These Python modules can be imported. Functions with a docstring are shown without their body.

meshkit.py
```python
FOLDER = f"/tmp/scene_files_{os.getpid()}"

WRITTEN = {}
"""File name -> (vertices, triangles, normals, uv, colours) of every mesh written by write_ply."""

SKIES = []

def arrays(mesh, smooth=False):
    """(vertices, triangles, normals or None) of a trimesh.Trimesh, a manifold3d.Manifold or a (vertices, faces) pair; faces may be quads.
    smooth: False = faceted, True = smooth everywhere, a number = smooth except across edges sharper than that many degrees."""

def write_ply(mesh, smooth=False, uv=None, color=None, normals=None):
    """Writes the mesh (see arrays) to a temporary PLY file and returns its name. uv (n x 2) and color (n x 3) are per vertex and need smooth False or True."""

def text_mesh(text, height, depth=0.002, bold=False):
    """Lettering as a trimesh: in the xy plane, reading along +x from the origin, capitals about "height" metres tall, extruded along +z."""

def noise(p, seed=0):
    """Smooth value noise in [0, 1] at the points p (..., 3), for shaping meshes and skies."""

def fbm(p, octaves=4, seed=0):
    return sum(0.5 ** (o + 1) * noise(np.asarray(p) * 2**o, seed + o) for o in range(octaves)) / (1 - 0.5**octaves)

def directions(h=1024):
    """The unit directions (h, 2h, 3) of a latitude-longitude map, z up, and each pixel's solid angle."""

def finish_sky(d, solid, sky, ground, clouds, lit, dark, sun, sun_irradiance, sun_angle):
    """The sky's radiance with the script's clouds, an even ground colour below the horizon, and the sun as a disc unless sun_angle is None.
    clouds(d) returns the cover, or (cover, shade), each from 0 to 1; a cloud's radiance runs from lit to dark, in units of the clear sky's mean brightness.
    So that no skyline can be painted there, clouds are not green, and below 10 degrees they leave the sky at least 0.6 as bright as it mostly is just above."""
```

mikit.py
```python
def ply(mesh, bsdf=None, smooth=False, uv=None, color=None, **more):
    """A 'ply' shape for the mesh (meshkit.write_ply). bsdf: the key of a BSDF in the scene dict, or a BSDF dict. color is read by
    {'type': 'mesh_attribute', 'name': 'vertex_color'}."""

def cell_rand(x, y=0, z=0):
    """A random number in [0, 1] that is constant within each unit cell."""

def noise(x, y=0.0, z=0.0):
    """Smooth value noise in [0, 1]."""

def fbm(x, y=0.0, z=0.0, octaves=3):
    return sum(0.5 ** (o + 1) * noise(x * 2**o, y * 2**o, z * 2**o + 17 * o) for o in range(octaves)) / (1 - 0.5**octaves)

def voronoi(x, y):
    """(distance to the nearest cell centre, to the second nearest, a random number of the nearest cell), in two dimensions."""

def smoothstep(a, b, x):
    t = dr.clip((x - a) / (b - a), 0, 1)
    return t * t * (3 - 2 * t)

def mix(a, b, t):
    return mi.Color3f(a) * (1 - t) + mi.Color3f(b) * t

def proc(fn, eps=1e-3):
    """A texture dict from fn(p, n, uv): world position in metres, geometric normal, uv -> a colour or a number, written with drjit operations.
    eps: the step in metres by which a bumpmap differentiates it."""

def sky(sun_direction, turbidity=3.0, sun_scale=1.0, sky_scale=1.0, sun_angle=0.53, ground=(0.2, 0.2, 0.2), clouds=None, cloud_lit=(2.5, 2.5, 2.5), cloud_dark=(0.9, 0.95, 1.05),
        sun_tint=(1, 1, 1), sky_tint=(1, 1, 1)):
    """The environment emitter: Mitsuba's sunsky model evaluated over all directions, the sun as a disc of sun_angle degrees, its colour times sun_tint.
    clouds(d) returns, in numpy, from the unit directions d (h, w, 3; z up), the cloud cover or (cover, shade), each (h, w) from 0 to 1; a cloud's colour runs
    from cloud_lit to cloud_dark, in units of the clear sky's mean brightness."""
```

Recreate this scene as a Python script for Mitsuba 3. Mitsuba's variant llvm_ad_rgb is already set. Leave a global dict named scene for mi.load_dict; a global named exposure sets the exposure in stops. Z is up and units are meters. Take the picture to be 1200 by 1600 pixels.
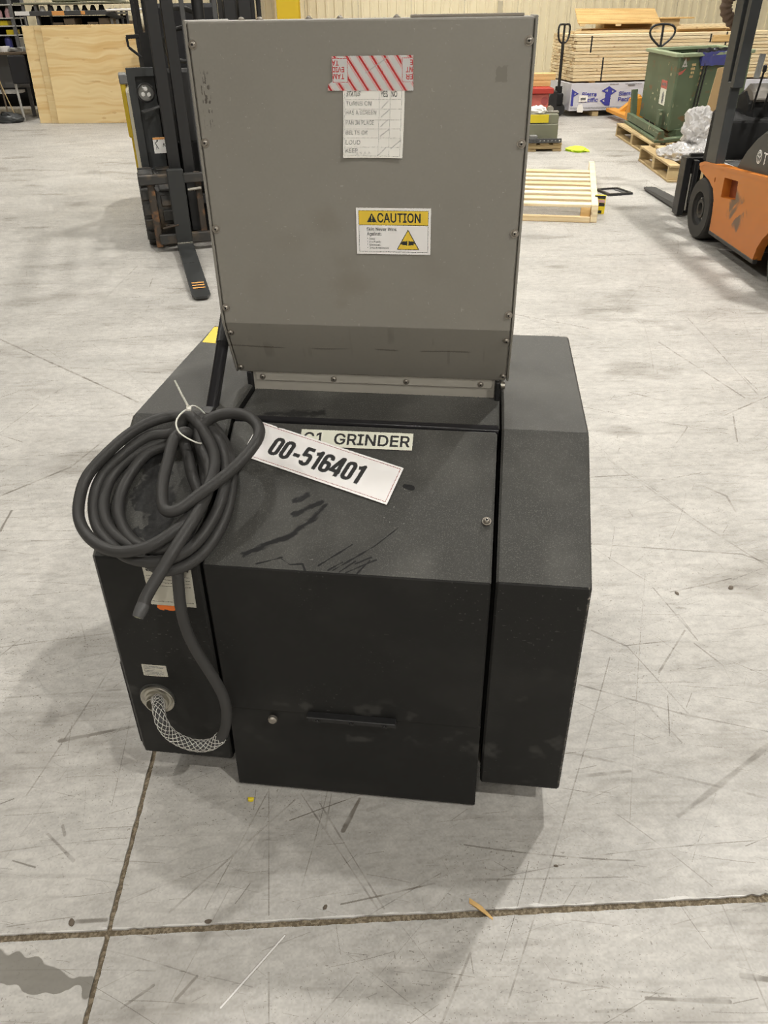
import math, random, numpy as np, trimesh, mitsuba as mi, drjit as dr
import mikit, meshkit, manifold3d
from mikit import noise, fbm, smoothstep, mix, proc, cell_rand
from shapely.geometry import Polygon, LineString, Point, box as sbox
random.seed(7); rng = np.random.default_rng(7)
T = mi.ScalarTransform4f
scene, labels = {}, {}

# ------------------------------------------------------------------ camera, lamps, exposure
exposure = -0.24
FOC, PITCH, ROLL, CAMH = 1211.84, 0.5714, 0.0161, 1.30
_c, _s, _cr, _sr = math.cos(PITCH), math.sin(PITCH), math.cos(ROLL), math.sin(ROLL)
_fw, _r0, _d0 = np.array([0, _c, -_s]), np.array([1., 0, 0]), np.array([0, -_s, -_c])
_up = -(-_sr * _r0 + _cr * _d0)
scene['camera'] = {'type': 'perspective', 'fov_axis': 'x', 'fov': math.degrees(2 * math.atan(600 / FOC)), 'near_clip': 0.02, 'far_clip': 200.0,
                   'to_world': T().look_at(origin=[0, 0, CAMH], target=[0, float(_fw[1]), CAMH + float(_fw[2])], up=[float(x) for x in _up])}
# high-bay lamps of the hall: rows run along y, 6.6 m apart; (x, y, strength)
LAMPS = [(2.5, 3.95, 0.85), (2.75, -1.4, 0.66), (-0.85, 2.65, 0.22), (-0.85, -2.7, 0.12), (0.3, -7.5, 1.1), (-4.2, 3.2, 0.38), (6.0, 4.2, 0.25), (6.0, -1.2, 0.3),  # lamp far behind the camera added to light the hood front
         (2.3, 9.3, 0.50), (-0.9, 8.2, 0.45), (-4.3, 8.6, 0.42), (6.0, 9.6, 0.5), (-4.2, -2.5, 0.2), (1.6, 13.6, 0.48), (-4.6, 13.2, 0.42)]
LAMP_Z, LAMP_R, LAMP_POWER = 5.1, 0.075, 6400.0
LAMP_TINT = (1.0, 0.970, 0.905)

# ------------------------------------------------------------------ helpers
def add(name, mesh, mat, parent=None, smooth=False, label=None, cat=None, group=None, kind=None, M=None):
    base = (parent + '__' if parent else '') + name
    key, n = base, 0
    while key in scene or key in labels and not parent:
        n += 1; key = '%s_%03d' % (base, n)
    if M is not None: mesh = move(mesh, M)
    scene[key] = mikit.ply(mesh, mat, smooth=smooth)
    tag(key, label, cat, group, kind)
    return key
def tag(key, label=None, cat=None, group=None, kind=None):
    d = {k: v for k, v in (('label', label), ('category', cat), ('group', group), ('kind', kind)) if v}
    if d: labels[key] = d
def thing(name, label, cat, group=None):
    key, n = name, 0
    while key in labels:
        n += 1; key = '%s_%03d' % (name, n)
    tag(key, label, cat, group)
    return key
def asmesh(m):
    if isinstance(m, manifold3d.Manifold):
        q = m.to_mesh(); return trimesh.Trimesh(q.vert_properties[:, :3], q.tri_verts, process=False)
    return m
def move(m, M):
    m = asmesh(m).copy(); m.apply_transform(M); return m
def join(*ms):
    return trimesh.util.concatenate([asmesh(m) for m in ms])
def TR(x, y, z): 
    M = np.eye(4); M[:3, 3] = (x, y, z); return M
def RZ(a): return trimesh.transformations.rotation_matrix(a, [0, 0, 1])
def RX(a): return trimesh.transformations.rotation_matrix(a, [1, 0, 0])
def RY(a): return trimesh.transformations.rotation_matrix(a, [0, 1, 0])
def frame(o, ex, ey, ez=None):
    M = np.eye(4); M[:3, 0] = ex; M[:3, 1] = ey
    M[:3, 2] = np.cross(ex, ey) if ez is None else ez; M[:3, 3] = o; return M
def hull(pts):
    return trimesh.Trimesh(np.asarray(pts, float)).convex_hull if False else trimesh.convex.convex_hull(np.asarray(pts, float))
def cbox(c, s, b=0.003):
    """Box with chamfered edges, centre c, size s."""
    h = np.array(s, float) / 2; b = min(b, h.min() * 0.45); P = []
    for sx in (-1, 1):
        for sy in (-1, 1):
            for sz in (-1, 1):
                for k in range(3):
                    q = h.copy(); q -= b; q[k] = h[k]; P.append(q * (sx, sy, sz))
    m = hull(P); m.apply_translation(c); return m
def bx(x0, x1, y0, y1, z0, z1, b=0.003):
    return cbox(((x0 + x1) / 2, (y0 + y1) / 2, (z0 + z1) / 2), (x1 - x0, y1 - y0, z1 - z0), b)
def bar(p, q, w, h=None, up=(0, 0, 1), b=0.003):
    """Rectangular bar from p to q, w wide (sideways), h high."""
    p, q = np.array(p, float), np.array(q, float); d = q - p; L = np.linalg.norm(d); d /= L
    up = np.array(up, float)
    if abs(d @ up) > 0.98: up = np.array([0, 1., 0])
    s = np.cross(up, d); s /= np.linalg.norm(s); u = np.cross(d, s)
    return move(cbox((0, 0, 0), (L, w, h or w), b), frame((p + q) / 2, d, s, u))
def spline(P, n=8, closed=False):
    from scipy.interpolate import CubicSpline
    P = np.array(P, float); t = np.r_[0, np.cumsum(np.sqrt(np.linalg.norm(np.diff(P, axis=0), axis=1)) + 1e-9)]
    return CubicSpline(t, P)(np.linspace(0, t[-1], n * (len(P) - 1) + 1))
def tube(path, r, n=10, cap=True):
    P = np.array(path, float); d = np.gradient(P, axis=0); d /= np.linalg.norm(d, axis=1)[:, None] + 1e-12
    a = np.array([0, 0, 1.]) if abs(d[0, 2]) < 0.9 else np.array([1., 0, 0])
    u = np.cross(d[0], a); u /= np.linalg.norm(u); V, rr = [], np.broadcast_to(r, len(P))
    ang = np.linspace(0, 2 * np.pi, n, endpoint=False)
    for i in range(len(P)):
        u = u - d[i] * (u @ d[i]); u /= np.linalg.norm(u); w = np.cross(d[i], u)
        V.append(P[i] + rr[i] * (np.cos(ang)[:, None] * u + np.sin(ang)[:, None] * w))
    V = np.vstack(V); F = []
    for i in range(len(P) - 1):
        for k in range(n):
            a0, a1 = i * n + k, i * n + (k + 1) % n; F += [[a0, a1, a1 + n], [a0, a1 + n, a0 + n]]
    if cap:
        V = np.vstack([V, P[0], P[-1]]); m = len(V); e = (len(P) - 1) * n
        for k in range(n): F += [[m - 2, (k + 1) % n, k], [m - 1, e + k, e + (k + 1) % n]]
    return trimesh.Trimesh(V, F, process=False)
def rod(p, q, r, n=12): return tube([p, q], r, n)
def lathe(prof, n=24):
    """prof: (radius, z) going up, turned about z."""
    return trimesh.creation.revolve(np.array(prof, float), sections=n)
def prism(poly, depth, M=None):
    m = trimesh.creation.extrude_polygon(poly if isinstance(poly, Polygon) else Polygon(poly), depth, engine='earcut')
    return move(m, M) if M is not None else m
def slab_profile(prof, u0, u1, b=0.004, b0=None):
    """Convex profile of (v, w) points swept from u0 to u1 with chamfered edges."""
    P = Polygon(prof); small = P.buffer(-b, join_style=2); rnd = P.buffer(-b, join_style=2).buffer(b, quad_segs=2)
    s0 = P.buffer(-(b0 or b), join_style=2)
    pts = [(u0, *q) for q in s0.exterior.coords] + [(u1, *q) for q in small.exterior.coords] + [(u, *q) for u in (u0 + (b0 or b), u1 - b) for q in rnd.exterior.coords]
    return hull(pts)
def text(t, h, w=None, depth=0.0004, bold=False, center=False, shear=0.0):
    """Lettering from the origin, capitals h tall; w: fit to this width."""
    m = meshkit.text_mesh(t, h, depth, bold); m.apply_translation([-m.bounds[0][0], 0, 0])
    if w: m.apply_scale([w / (m.bounds[1][0] - m.bounds[0][0]), 1, 1])
    if shear: m.vertices[:, 0] += shear * m.vertices[:, 1]
    if center: m.apply_translation([-(m.bounds[0][0] + m.bounds[1][0]) / 2, 0, 0])
    return m
def plate(pts, d=0.0005, z=0.0): 
    m = prism(Polygon(pts), d); m.apply_translation([0, 0, z]); return m
def rect(x0, y0, x1, y1, d=0.0005, z=0.0): return plate([(x0, y0), (x1, y0), (x1, y1), (x0, y1)], d, z)
def outline(pts, t, d=0.0004, z=0.0, closed=True):
    P = Polygon(pts); return prism_any(P.difference(P.buffer(-t, join_style=2)), d, z)
def prism_any(g, d, z=0.0):
    gs = [x for x in getattr(g, 'geoms', [g]) if x.geom_type == 'Polygon' and x.area > 1e-10]
    m = trimesh.util.concatenate([trimesh.creation.extrude_polygon(x, d, engine='earcut') for x in gs])
    m.apply_translation([0, 0, z]); return m
def line(pts, t, d=0.0004, z=0.0): return prism_any(LineString(pts).buffer(t / 2, cap_style=2), d, z)
def crumple(m, amp, freq, seed=0, edge=0.02):
    m = asmesh(m).copy(); m = m.subdivide_to_size(edge, max_iter=8) if edge else m
    v = m.vertices; o = np.stack([meshkit.fbm(v * freq + 31 * k, 3, seed + k) - 0.5 for k in range(3)], -1)
    m.vertices = v + amp * 2 * o; return m

# ------------------------------------------------------------------ the machine's own frame (u right, v away, w up)
X0, Y0, PSI = -0.4931, 1.054, 0.1326
CP, SP = math.cos(PSI), math.sin(PSI)
MW = np.array([[CP, SP, 0, X0], [-SP, CP, 0, Y0], [0, 0, 1, 0], [0, 0, 0, 1.]])
SL = math.atan2(0.1464, 0.248); CS, SS = math.cos(SL), math.sin(SL)
FRONT_H, TOP_H, SLOPE_V, DEPTH = 0.5436, 0.690, 0.248, 0.7228
def on_front(v=0.0): return MW @ frame((0, v, 0), (1, 0, 0), (0, 0, 1), (0, -1, 0))           # x = u, y = w
ON_SLOPE = MW @ frame((0, 0, FRONT_H), (1, 0, 0), (0, CS, SS), (0, -SS, CS))                  # x = u, y = up the slope
ON_TOP = MW @ frame((0, 0, TOP_H), (1, 0, 0), (0, 1, 0), (0, 0, 1))
def slope_pt(u, s, h): return (u, s * CS - h * SS, FRONT_H + s * SS + h * CS)

# ------------------------------------------------------------------ materials
def mat(name, rgb, rough=0.5, metal=0.0, spec=0.5, **k):
    scene[name] = {'type': 'twosided', 'bsdf': {'type': 'principled', 'base_color': rgb if isinstance(rgb, dict) else {'type': 'rgb', 'value': list(rgb)}, 'roughness': rough, 'metallic': metal, 'specular': spec, **k}}
    return name
def bump(name, rgb, rough, fn, scale, metal=0.0, spec=0.5, eps=4e-4):
    scene[name] = {'type': 'twosided', 'bsdf': {'type': 'bumpmap', 'arbitrary': proc(fn, eps), 'scale': scale,
                   'bsdf': {'type': 'principled', 'base_color': rgb if isinstance(rgb, dict) else {'type': 'rgb', 'value': list(rgb)}, 'roughness': rough, 'metallic': metal, 'specular': spec}}}
    return name
def seg(x, y, s, wob=0.0):
    """Distance to a stroke (x0, y0, x1, y1)."""
    ax, ay, bx_, by = s[:4]; dx, dy = bx_ - ax, by - ay
    t = dr.clip(((x - ax) * dx + (y - ay) * dy) / (dx * dx + dy * dy + 1e-12), 0, 1)
    return dr.sqrt(dr.square(x - ax - t * dx) + dr.square(y - ay - t * dy)), t
def hair(x, y, cell, length, width, seed, keep=0.6):
    """Random hairline scratches, one to a cell, in all directions (0..1 cover)."""
    out = mi.Float(0); X, Y = x / cell, y / cell
    for a in (-1, 0, 1):
        for b in (-1, 0, 1):
            cx, cy = dr.floor(X) + a, dr.floor(Y) + b
            px, py = cx + cell_rand(cx, cy, seed), cy + cell_rand(cx, cy, seed + 1)
            th = (cell_rand(cx, cy, seed + 2) - 0.5) * 3.1416
            th = dr.select(cell_rand(cx, cy, seed + 6) < 0.45, th * 0.25 + 0.1, th)
            ln = length * (0.3 + 0.7 * cell_rand(cx, cy, seed + 3)); on = cell_rand(cx, cy, seed + 4)
            dx, dy = X - px, Y - py; l = dx * dr.cos(th) + dy * dr.sin(th)
            q = dr.abs(-dx * dr.sin(th) + dy * dr.cos(th) + 0.12 * l * l * (cell_rand(cx, cy, seed + 5) - 0.5))
            w = width * (0.35 + cell_rand(cx, cy, seed + 7))
            out = dr.maximum(out, dr.select((dr.abs(l) < ln) & (on < keep), (1 - smoothstep(w * 0.4, w, q)) * (0.3 + 0.7 * on / keep), 0))
    return out
FSTROKE = [[-1.843,3.621,-0.983,2.869,5],[-1.071,2.731,-0.875,2.793,2],[-1.508,4.902,-1.519,4.2,2],[-2.374,4.924,-2.047,4.905,2],[-0.7,1.138,-0.552,1.174,7],[-0.178,0.712,-0.267,0.601,3],[1.288,3.437,1.435,2.819,4],[1.532,3.766,1.5,2.841,2],[0.999,2.885,1.126,2.788,3],[1.337,2.682,1.262,2.448,3],[1.035,2.144,1.085,2.083,4],[1.085,2.083,1.078,1.99,3],[0.6,1.833,1.011,1.771,3],[1.011,1.771,1.065,1.727,3],[0.715,1.627,0.762,1.42,2],[0.747,1.516,0.758,1.455,2],[0.75,1.409,0.791,1.331,3],[0.791,1.331,0.79,1.289,2],[0.441,1.277,0.645,1.185,3],[0.645,1.185,0.812,1.131,4],[0.513,1.461,0.585,1.401,4],[0.585,1.401,0.663,1.176,2],[0.577,1.215,0.619,1.106,3],[0.743,1.456,0.635,1.313,3],[0.455,1.18,0.445,1.19,2],[0.554,0.929,0.651,0.993,9],[0.651,0.993,0.796,1.094,9],[0.747,1.542,0.775,1.541,3],[-0.321,0.761,-0.239,1.002,2],[-0.381,0.756,-0.185,0.979,3],[-0.239,1.007,-0.209,0.748,2],[-0.174,0.994,-0.022,0.756,2],[-0.135,0.971,-0.011,0.756,2],[-0.113,0.993,-0.121,0.912,2],[-0.057,0.98,-0.087,0.909,5],[-0.04,0.954,-0.009,0.965,6],[-0.422,0.603,-0.38,0.636,3],[-0.34,0.613,-0.313,0.649,4],[-0.647,0.912,-0.58,0.856,4],[-0.625,0.93,-0.614,0.909,4],[-0.198,0.652,-0.189,0.577,2],[-0.692,0.858,-0.646,0.844,5],[-0.537,0.742,-0.488,0.744,7],[0.149,0.806,0.423,0.807,4],[0.398,0.605,0.525,0.598,5],[0.314,0.587,0.373,0.588,4],[0.56,0.636,0.599,0.63,7],[0.075,0.573,0.13,0.678,4],[0.13,0.678,0.132,0.647,2],[0.337,1.078,0.392,1.085,3],[0.365,1.022,0.491,1.035,8],[-1.27,2.216,-1.099,2.274,3],[-1.161,1.949,-1.171,2.064,5],[-1.044,1.895,-0.913,1.901,3],[-1.244,2.155,-1.077,2.339,5],[-1.077,2.339,-1.023,2.527,3],[-0.635,1.934,-0.545,2.075,2]]
SCUFF = [[0.2602,0.0211,0.2944,0.0422],[0.2944,0.0422,0.3344,0.0623],[0.3344,0.0623,0.3628,0.0908],[0.3628,0.0908,0.3834,0.1192],[0.3329,0.1252,0.3503,0.1386],[0.3339,0.101,0.3767,0.1279],[0.2843,0.007,0.3147,0.0176],[0.3147,0.0176,0.3248,0.0212],[0.3253,0.0183,0.34,0.0094],[0.34,0.0094,0.3608,0.0122],[0.3608,0.0122,0.3666,-0.0],[0.3874,0.0112,0.4185,0.036],[0.4185,0.036,0.4378,0.0517],[0.412,0.0045,0.4748,0.0512],[0.4748,0.0512,0.5121,0.0885],[0.4228,0.0025,0.4465,0.0223],[0.4333,0.0018,0.48,0.0274],[0.4516,0.0017,0.4698,0.0253],[0.447,0.0181,0.4717,0.0311],[0.4042,0.004,0.4259,0.0195]]
def floor_cover(p):
    x, y = p.x, p.y
    big = fbm(x * 0.55, y * 0.55 + 3.1, 0.0, 4); mid = fbm(x * 3.1 + 7, y * 6.0, 0.0, 4); fine = fbm(x * 38, y * 60, 0.0, 3); grit = noise(x * 300, y * 300)
    k = 0.97 + 0.30 * (big - 0.5) + 0.30 * (mid - 0.5) + 0.26 * (fine - 0.5) + 0.16 * (grit - 0.5)
    smear = smoothstep(0.60, 0.80, fbm(x * 2.8 - 4, y * 5.5, 0.0, 4)) * 0.20
    h1 = hair(x, y, 0.085, 0.62, 0.011, 11, 0.75) * 0.36
    h2 = hair(x, y, 0.22, 0.85, 0.0075, 31, 0.8) * 0.55
    h3 = hair(x + 0.3, y, 0.7, 0.95, 0.0048, 51, 0.7) * 0.55
    h4 = hair(x, y, 0.03, 0.5, 0.025, 71, 0.5) * 0.20
    streak = smoothstep(0.52, 0.80, fbm(x * 8 + 3, y * 75, 0.0, 3)) * 0.16 + smoothstep(0.55, 0.8, fbm((x + y) * 30, (y - 0.35 * x) * 110, 0.0, 2)) * 0.12
    pit = smoothstep(0.88, 0.93, noise(x * 330, y * 420)) * (0.25 + 0.75 * smoothstep(0.4, 0.7, noise(x * 5, y * 5 + 9))) * 0.55
    h5 = hair(x + 5, y + 3, 0.17, 0.85, 0.0075, 91, 0.8) * 0.42 + hair(y * 0.9 + x * 0.4, x * 0.9 - y * 0.4, 0.45, 0.95, 0.0042, 111, 0.8) * 0.50
    st = mi.Float(0); wob = (noise(x * 14, y * 14) - 0.5) * 0.004; brk = 0.45 + 0.55 * smoothstep(0.3, 0.6, noise(x * 33, y * 33))
    for s in FSTROKE:
        d, _ = seg(x, y, s); w = s[4] * 0.00085 * (1 if s[1] < 1.6 else 1.6)
        st = dr.maximum(st, (1 - smoothstep(w * 0.35, w, d + wob * min(1.0, s[4] / 5))) * (0.85 if s[4] in (5, 7) else 0.5))
    d, _ = seg(x, y, (-0.178, 0.712, -0.267, 0.601)); chalk = 1 - smoothstep(0.0008, 0.002, d)
    cut = 0.35 + 0.65 * smoothstep(0.30, 0.60, noise(x * 42 + 7, y * 42))
    dark = dr.clip(smear * 1.9 + h1 * 1.5 + (h2 * 1.5 + h3 * 1.5 + h5 * 1.1) * cut + h4 * 2.0 + streak + pit + st * 0.95 * brk, 0, 0.88)
    # dried puddle of dirty water at the joint, ragged edge
    e = (noise(x * 60, y * 60) - 0.5) * 0.020 + (noise(x * 14, y * 14) - 0.5) * 0.02
    d, _ = seg(x, y, (-0.80, 0.690, -0.487, 0.640)); pud = 1 - smoothstep(0.020, 0.0225, d + e)
    return k, dark, chalk, pud
def floor_color(p, n, uv):
    k, dark, chalk, pud = floor_cover(p)
    c = mi.Color3f(0.372, 0.358, 0.333) * k
    c = mix(c, mi.Color3f(0.105, 0.09, 0.072), dark)
    c = mix(c, mi.Color3f(0.62, 0.61, 0.59), chalk * 0.8)
    # edge highlight and chips painted pale along the far side of the front joint
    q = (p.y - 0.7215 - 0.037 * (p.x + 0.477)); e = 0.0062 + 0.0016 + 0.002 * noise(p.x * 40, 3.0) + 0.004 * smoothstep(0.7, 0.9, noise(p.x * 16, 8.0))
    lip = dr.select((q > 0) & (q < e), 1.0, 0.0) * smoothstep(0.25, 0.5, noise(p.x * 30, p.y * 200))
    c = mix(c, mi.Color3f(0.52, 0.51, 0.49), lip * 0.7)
    return mix(c, mi.Color3f(0.12, 0.11, 0.09), pud * 0.85)
def floor_rough(p, n, uv):
    return 0.42 + 0.25 * fbm(p.x * 4, p.y * 8, 0.0, 3)
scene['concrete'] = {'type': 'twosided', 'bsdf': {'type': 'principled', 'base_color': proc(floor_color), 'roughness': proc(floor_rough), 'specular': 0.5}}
def dirt_color(p, n, uv):
    return mix((0.115, 0.093, 0.065), (0.24, 0.20, 0.145), smoothstep(0.35, 0.8, fbm(p.x * 260, p.y * 260, 0.0, 3)))
scene['joint_dirt'] = {'type': 'diffuse', 'reflectance': proc(dirt_color)}
def coat_bump(p, n, uv): return noise(p.x * 700, p.y * 700, p.z * 700)
def coat_color(p, n, uv):
    u = (p.x - X0) * CP - (p.y - Y0) * SP; v = (p.x - X0) * SP + (p.y - Y0) * CP; w = p.z
    mottle = smoothstep(0.45, 0.8, fbm(u * 9, v * 9, w * 9, 4)); speck = smoothstep(0.50, 0.95, noise(u * 850, v * 850, w * 850))
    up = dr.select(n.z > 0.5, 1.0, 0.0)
    c = mix((0.0115, 0.0114, 0.0108), (0.016, 0.0157, 0.0147), mottle) + mi.Color3f(0.046, 0.0455, 0.042) * (up * (0.75 + 0.5 * mottle)) + mi.Color3f(0.10, 0.10, 0.09) * speck * (0.03 + 0.36 * up)  # upward faces painted paler to stand in for light, with a dusty mottle
    chip = smoothstep(0.90, 0.93, noise(u * 210, v * 210, w * 210)) * smoothstep(0.66, 0.8, noise(u * 8 + 5, v * 8, w * 8))
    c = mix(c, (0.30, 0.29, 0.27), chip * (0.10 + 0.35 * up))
    rub = smoothstep(0.62, 0.8, fbm(u * 26, v * 10, w * 26 + 4, 3)) * smoothstep(0.55, 0.7, noise(u * 5 + 2, v * 5, w * 5 + 7)) * dr.select(w < 0.30, 1.0, 0.2)
    c = mix(c, (0.10, 0.097, 0.09), rub * 0.22)
    s = v * CS + (w - FRONT_H) * SS; cov = mi.Float(0)
    for i, q in enumerate(SCUFF):
        d, _ = seg(u, s, q); wd = 0.0068 if i < 6 else 0.0015; wb_ = (fbm(u * 55 + s * 40, s * 190 - u * 120, 0.0, 3) - 0.5) * 1.5 if i < 6 else (noise(u * 90, s * 90) - 0.5) * 1.3
        cov = dr.maximum(cov, 1 - smoothstep(wd * 0.35, wd, d + wb_ * wd))
    d, _ = seg(u, s, (0.515, 0.1655, 0.526, 0.1625)); cov = dr.maximum(cov, 1 - smoothstep(0.0045, 0.006, d + (noise(u * 80, s * 80) - 0.5) * 0.003))
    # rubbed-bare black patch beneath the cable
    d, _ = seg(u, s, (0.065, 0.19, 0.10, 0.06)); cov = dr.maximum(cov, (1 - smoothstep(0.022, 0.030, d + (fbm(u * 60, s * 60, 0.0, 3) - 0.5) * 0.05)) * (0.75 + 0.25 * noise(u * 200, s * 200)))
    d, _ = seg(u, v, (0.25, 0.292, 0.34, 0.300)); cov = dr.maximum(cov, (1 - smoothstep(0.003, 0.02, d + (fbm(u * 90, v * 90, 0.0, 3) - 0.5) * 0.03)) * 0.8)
    wear = (1 - smoothstep(0.0, 0.022, dr.sqrt(dr.square((u - 0.8221) * 0.8) + dr.square((v - 0.7228) * 1.6)) + (fbm(u * 160, v * 160, w * 160, 2) - 0.5) * 0.02)) * dr.select(w > 0.66, 1.0, 0.0) + (1 - smoothstep(0.001, 0.0045, dr.sqrt(dr.square(u - 0.8221) + dr.square(v - SLOPE_V)) + (noise(u * 300, v * 300) - 0.5) * 0.006)) * dr.select(w > 0.675, 1.0, 0.0) + (1 - smoothstep(0.001, 0.004, dr.sqrt(dr.square(u - 0.8221) + dr.square(v)) + (noise(u * 300, w * 300) - 0.5) * 0.006)) * dr.select(w > 0.52, 0.9, 0.22)
    c = mix(c, (0.40, 0.37, 0.31), dr.clip(wear, 0, 1) * 0.75)
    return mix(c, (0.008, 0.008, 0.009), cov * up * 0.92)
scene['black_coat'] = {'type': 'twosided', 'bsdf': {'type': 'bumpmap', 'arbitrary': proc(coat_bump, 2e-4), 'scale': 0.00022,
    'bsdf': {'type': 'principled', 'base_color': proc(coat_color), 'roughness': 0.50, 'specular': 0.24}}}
def hood_color(p, n, uv):
    u = (p.x - X0) * CP - (p.y - Y0) * SP; w = p.z
    c = mi.Color3f(0.225, 0.213, 0.187) * (0.93 + 0.14 * fbm(u * 5, w * 5, 2.0, 3) + 0.05 * (noise(u * 500, w * 500, p.y * 500) - 0.5))
    st = mi.Float(0)
    for a, b, r, k in ((0.40, 0.905, 0.045, 0.30), (0.365, 1.01, 0.035, 0.22), (0.30, 0.98, 0.04, 0.14), (0.385, 0.945, 0.03, 0.22), (0.55, 0.93, 0.06, 0.12), (0.23, 0.90, 0.04, 0.12), (0.385, 0.87, 0.02, 0.25)):
        d = dr.sqrt(dr.square(u - a) + dr.square((w - b) * 1.3)) + (fbm(u * 30, w * 30, 1.0, 3) - 0.5) * r * 1.3
        st = dr.maximum(st, (1 - smoothstep(r * -0.3, r * 1.1, d)) * k)
    c = mix(c, (0.15, 0.125, 0.09), st)
    # patch of old tape residue at the upper right, scraped pad at the upper left
    pq = dr.maximum(dr.abs(u - 0.637) / 0.0085, dr.abs(w - 1.222) / 0.010) + (noise(u * 300, w * 300) - 0.5) * 0.35
    c = mix(c, (0.16, 0.15, 0.125), (1 - smoothstep(0.85, 1.1, pq)) * 0.7)
    rub_ = smoothstep(0.66, 0.74, noise(u * 520, w * 150)) * (1 - smoothstep(0.6, 1.0, dr.maximum(dr.abs(u - 0.181) / 0.009, dr.abs(w - 1.190) / 0.045)))
    c = mix(c, (0.06, 0.05, 0.042), rub_ * 0.8)
    low = dr.select(w < 0.83, 1.0, 0.0)
    drip = smoothstep(0.74, 0.90, noise(u * 140, w * 9)) * smoothstep(0.50, 0.8, noise(u * 26 + 3, w * 26)) * low
    seam = (1 - smoothstep(0.0008, 0.0022, dr.abs(w - 0.779 + (noise(u * 12, 0.0) - 0.5) * 0.004))) * smoothstep(0.3, 0.5, noise(u * 24, 4.0)) * low
    c = mix(c, (0.055, 0.042, 0.03), dr.clip(drip * 0.18 + seam * 0.5, 0, 1))
    return mix(c, (0.42, 0.40, 0.36), smoothstep(0.95, 0.97, noise(u * 260, w * 260)) * 0.35 * (1 - low))
scene['hood_paint'] = {'type': 'twosided', 'bsdf': {'type': 'bumpmap', 'arbitrary': proc(coat_bump, 2e-4), 'scale': 0.00012,
    'bsdf': {'type': 'principled', 'base_color': proc(hood_color), 'roughness': 0.48, 'specular': 0.45}}}
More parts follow.
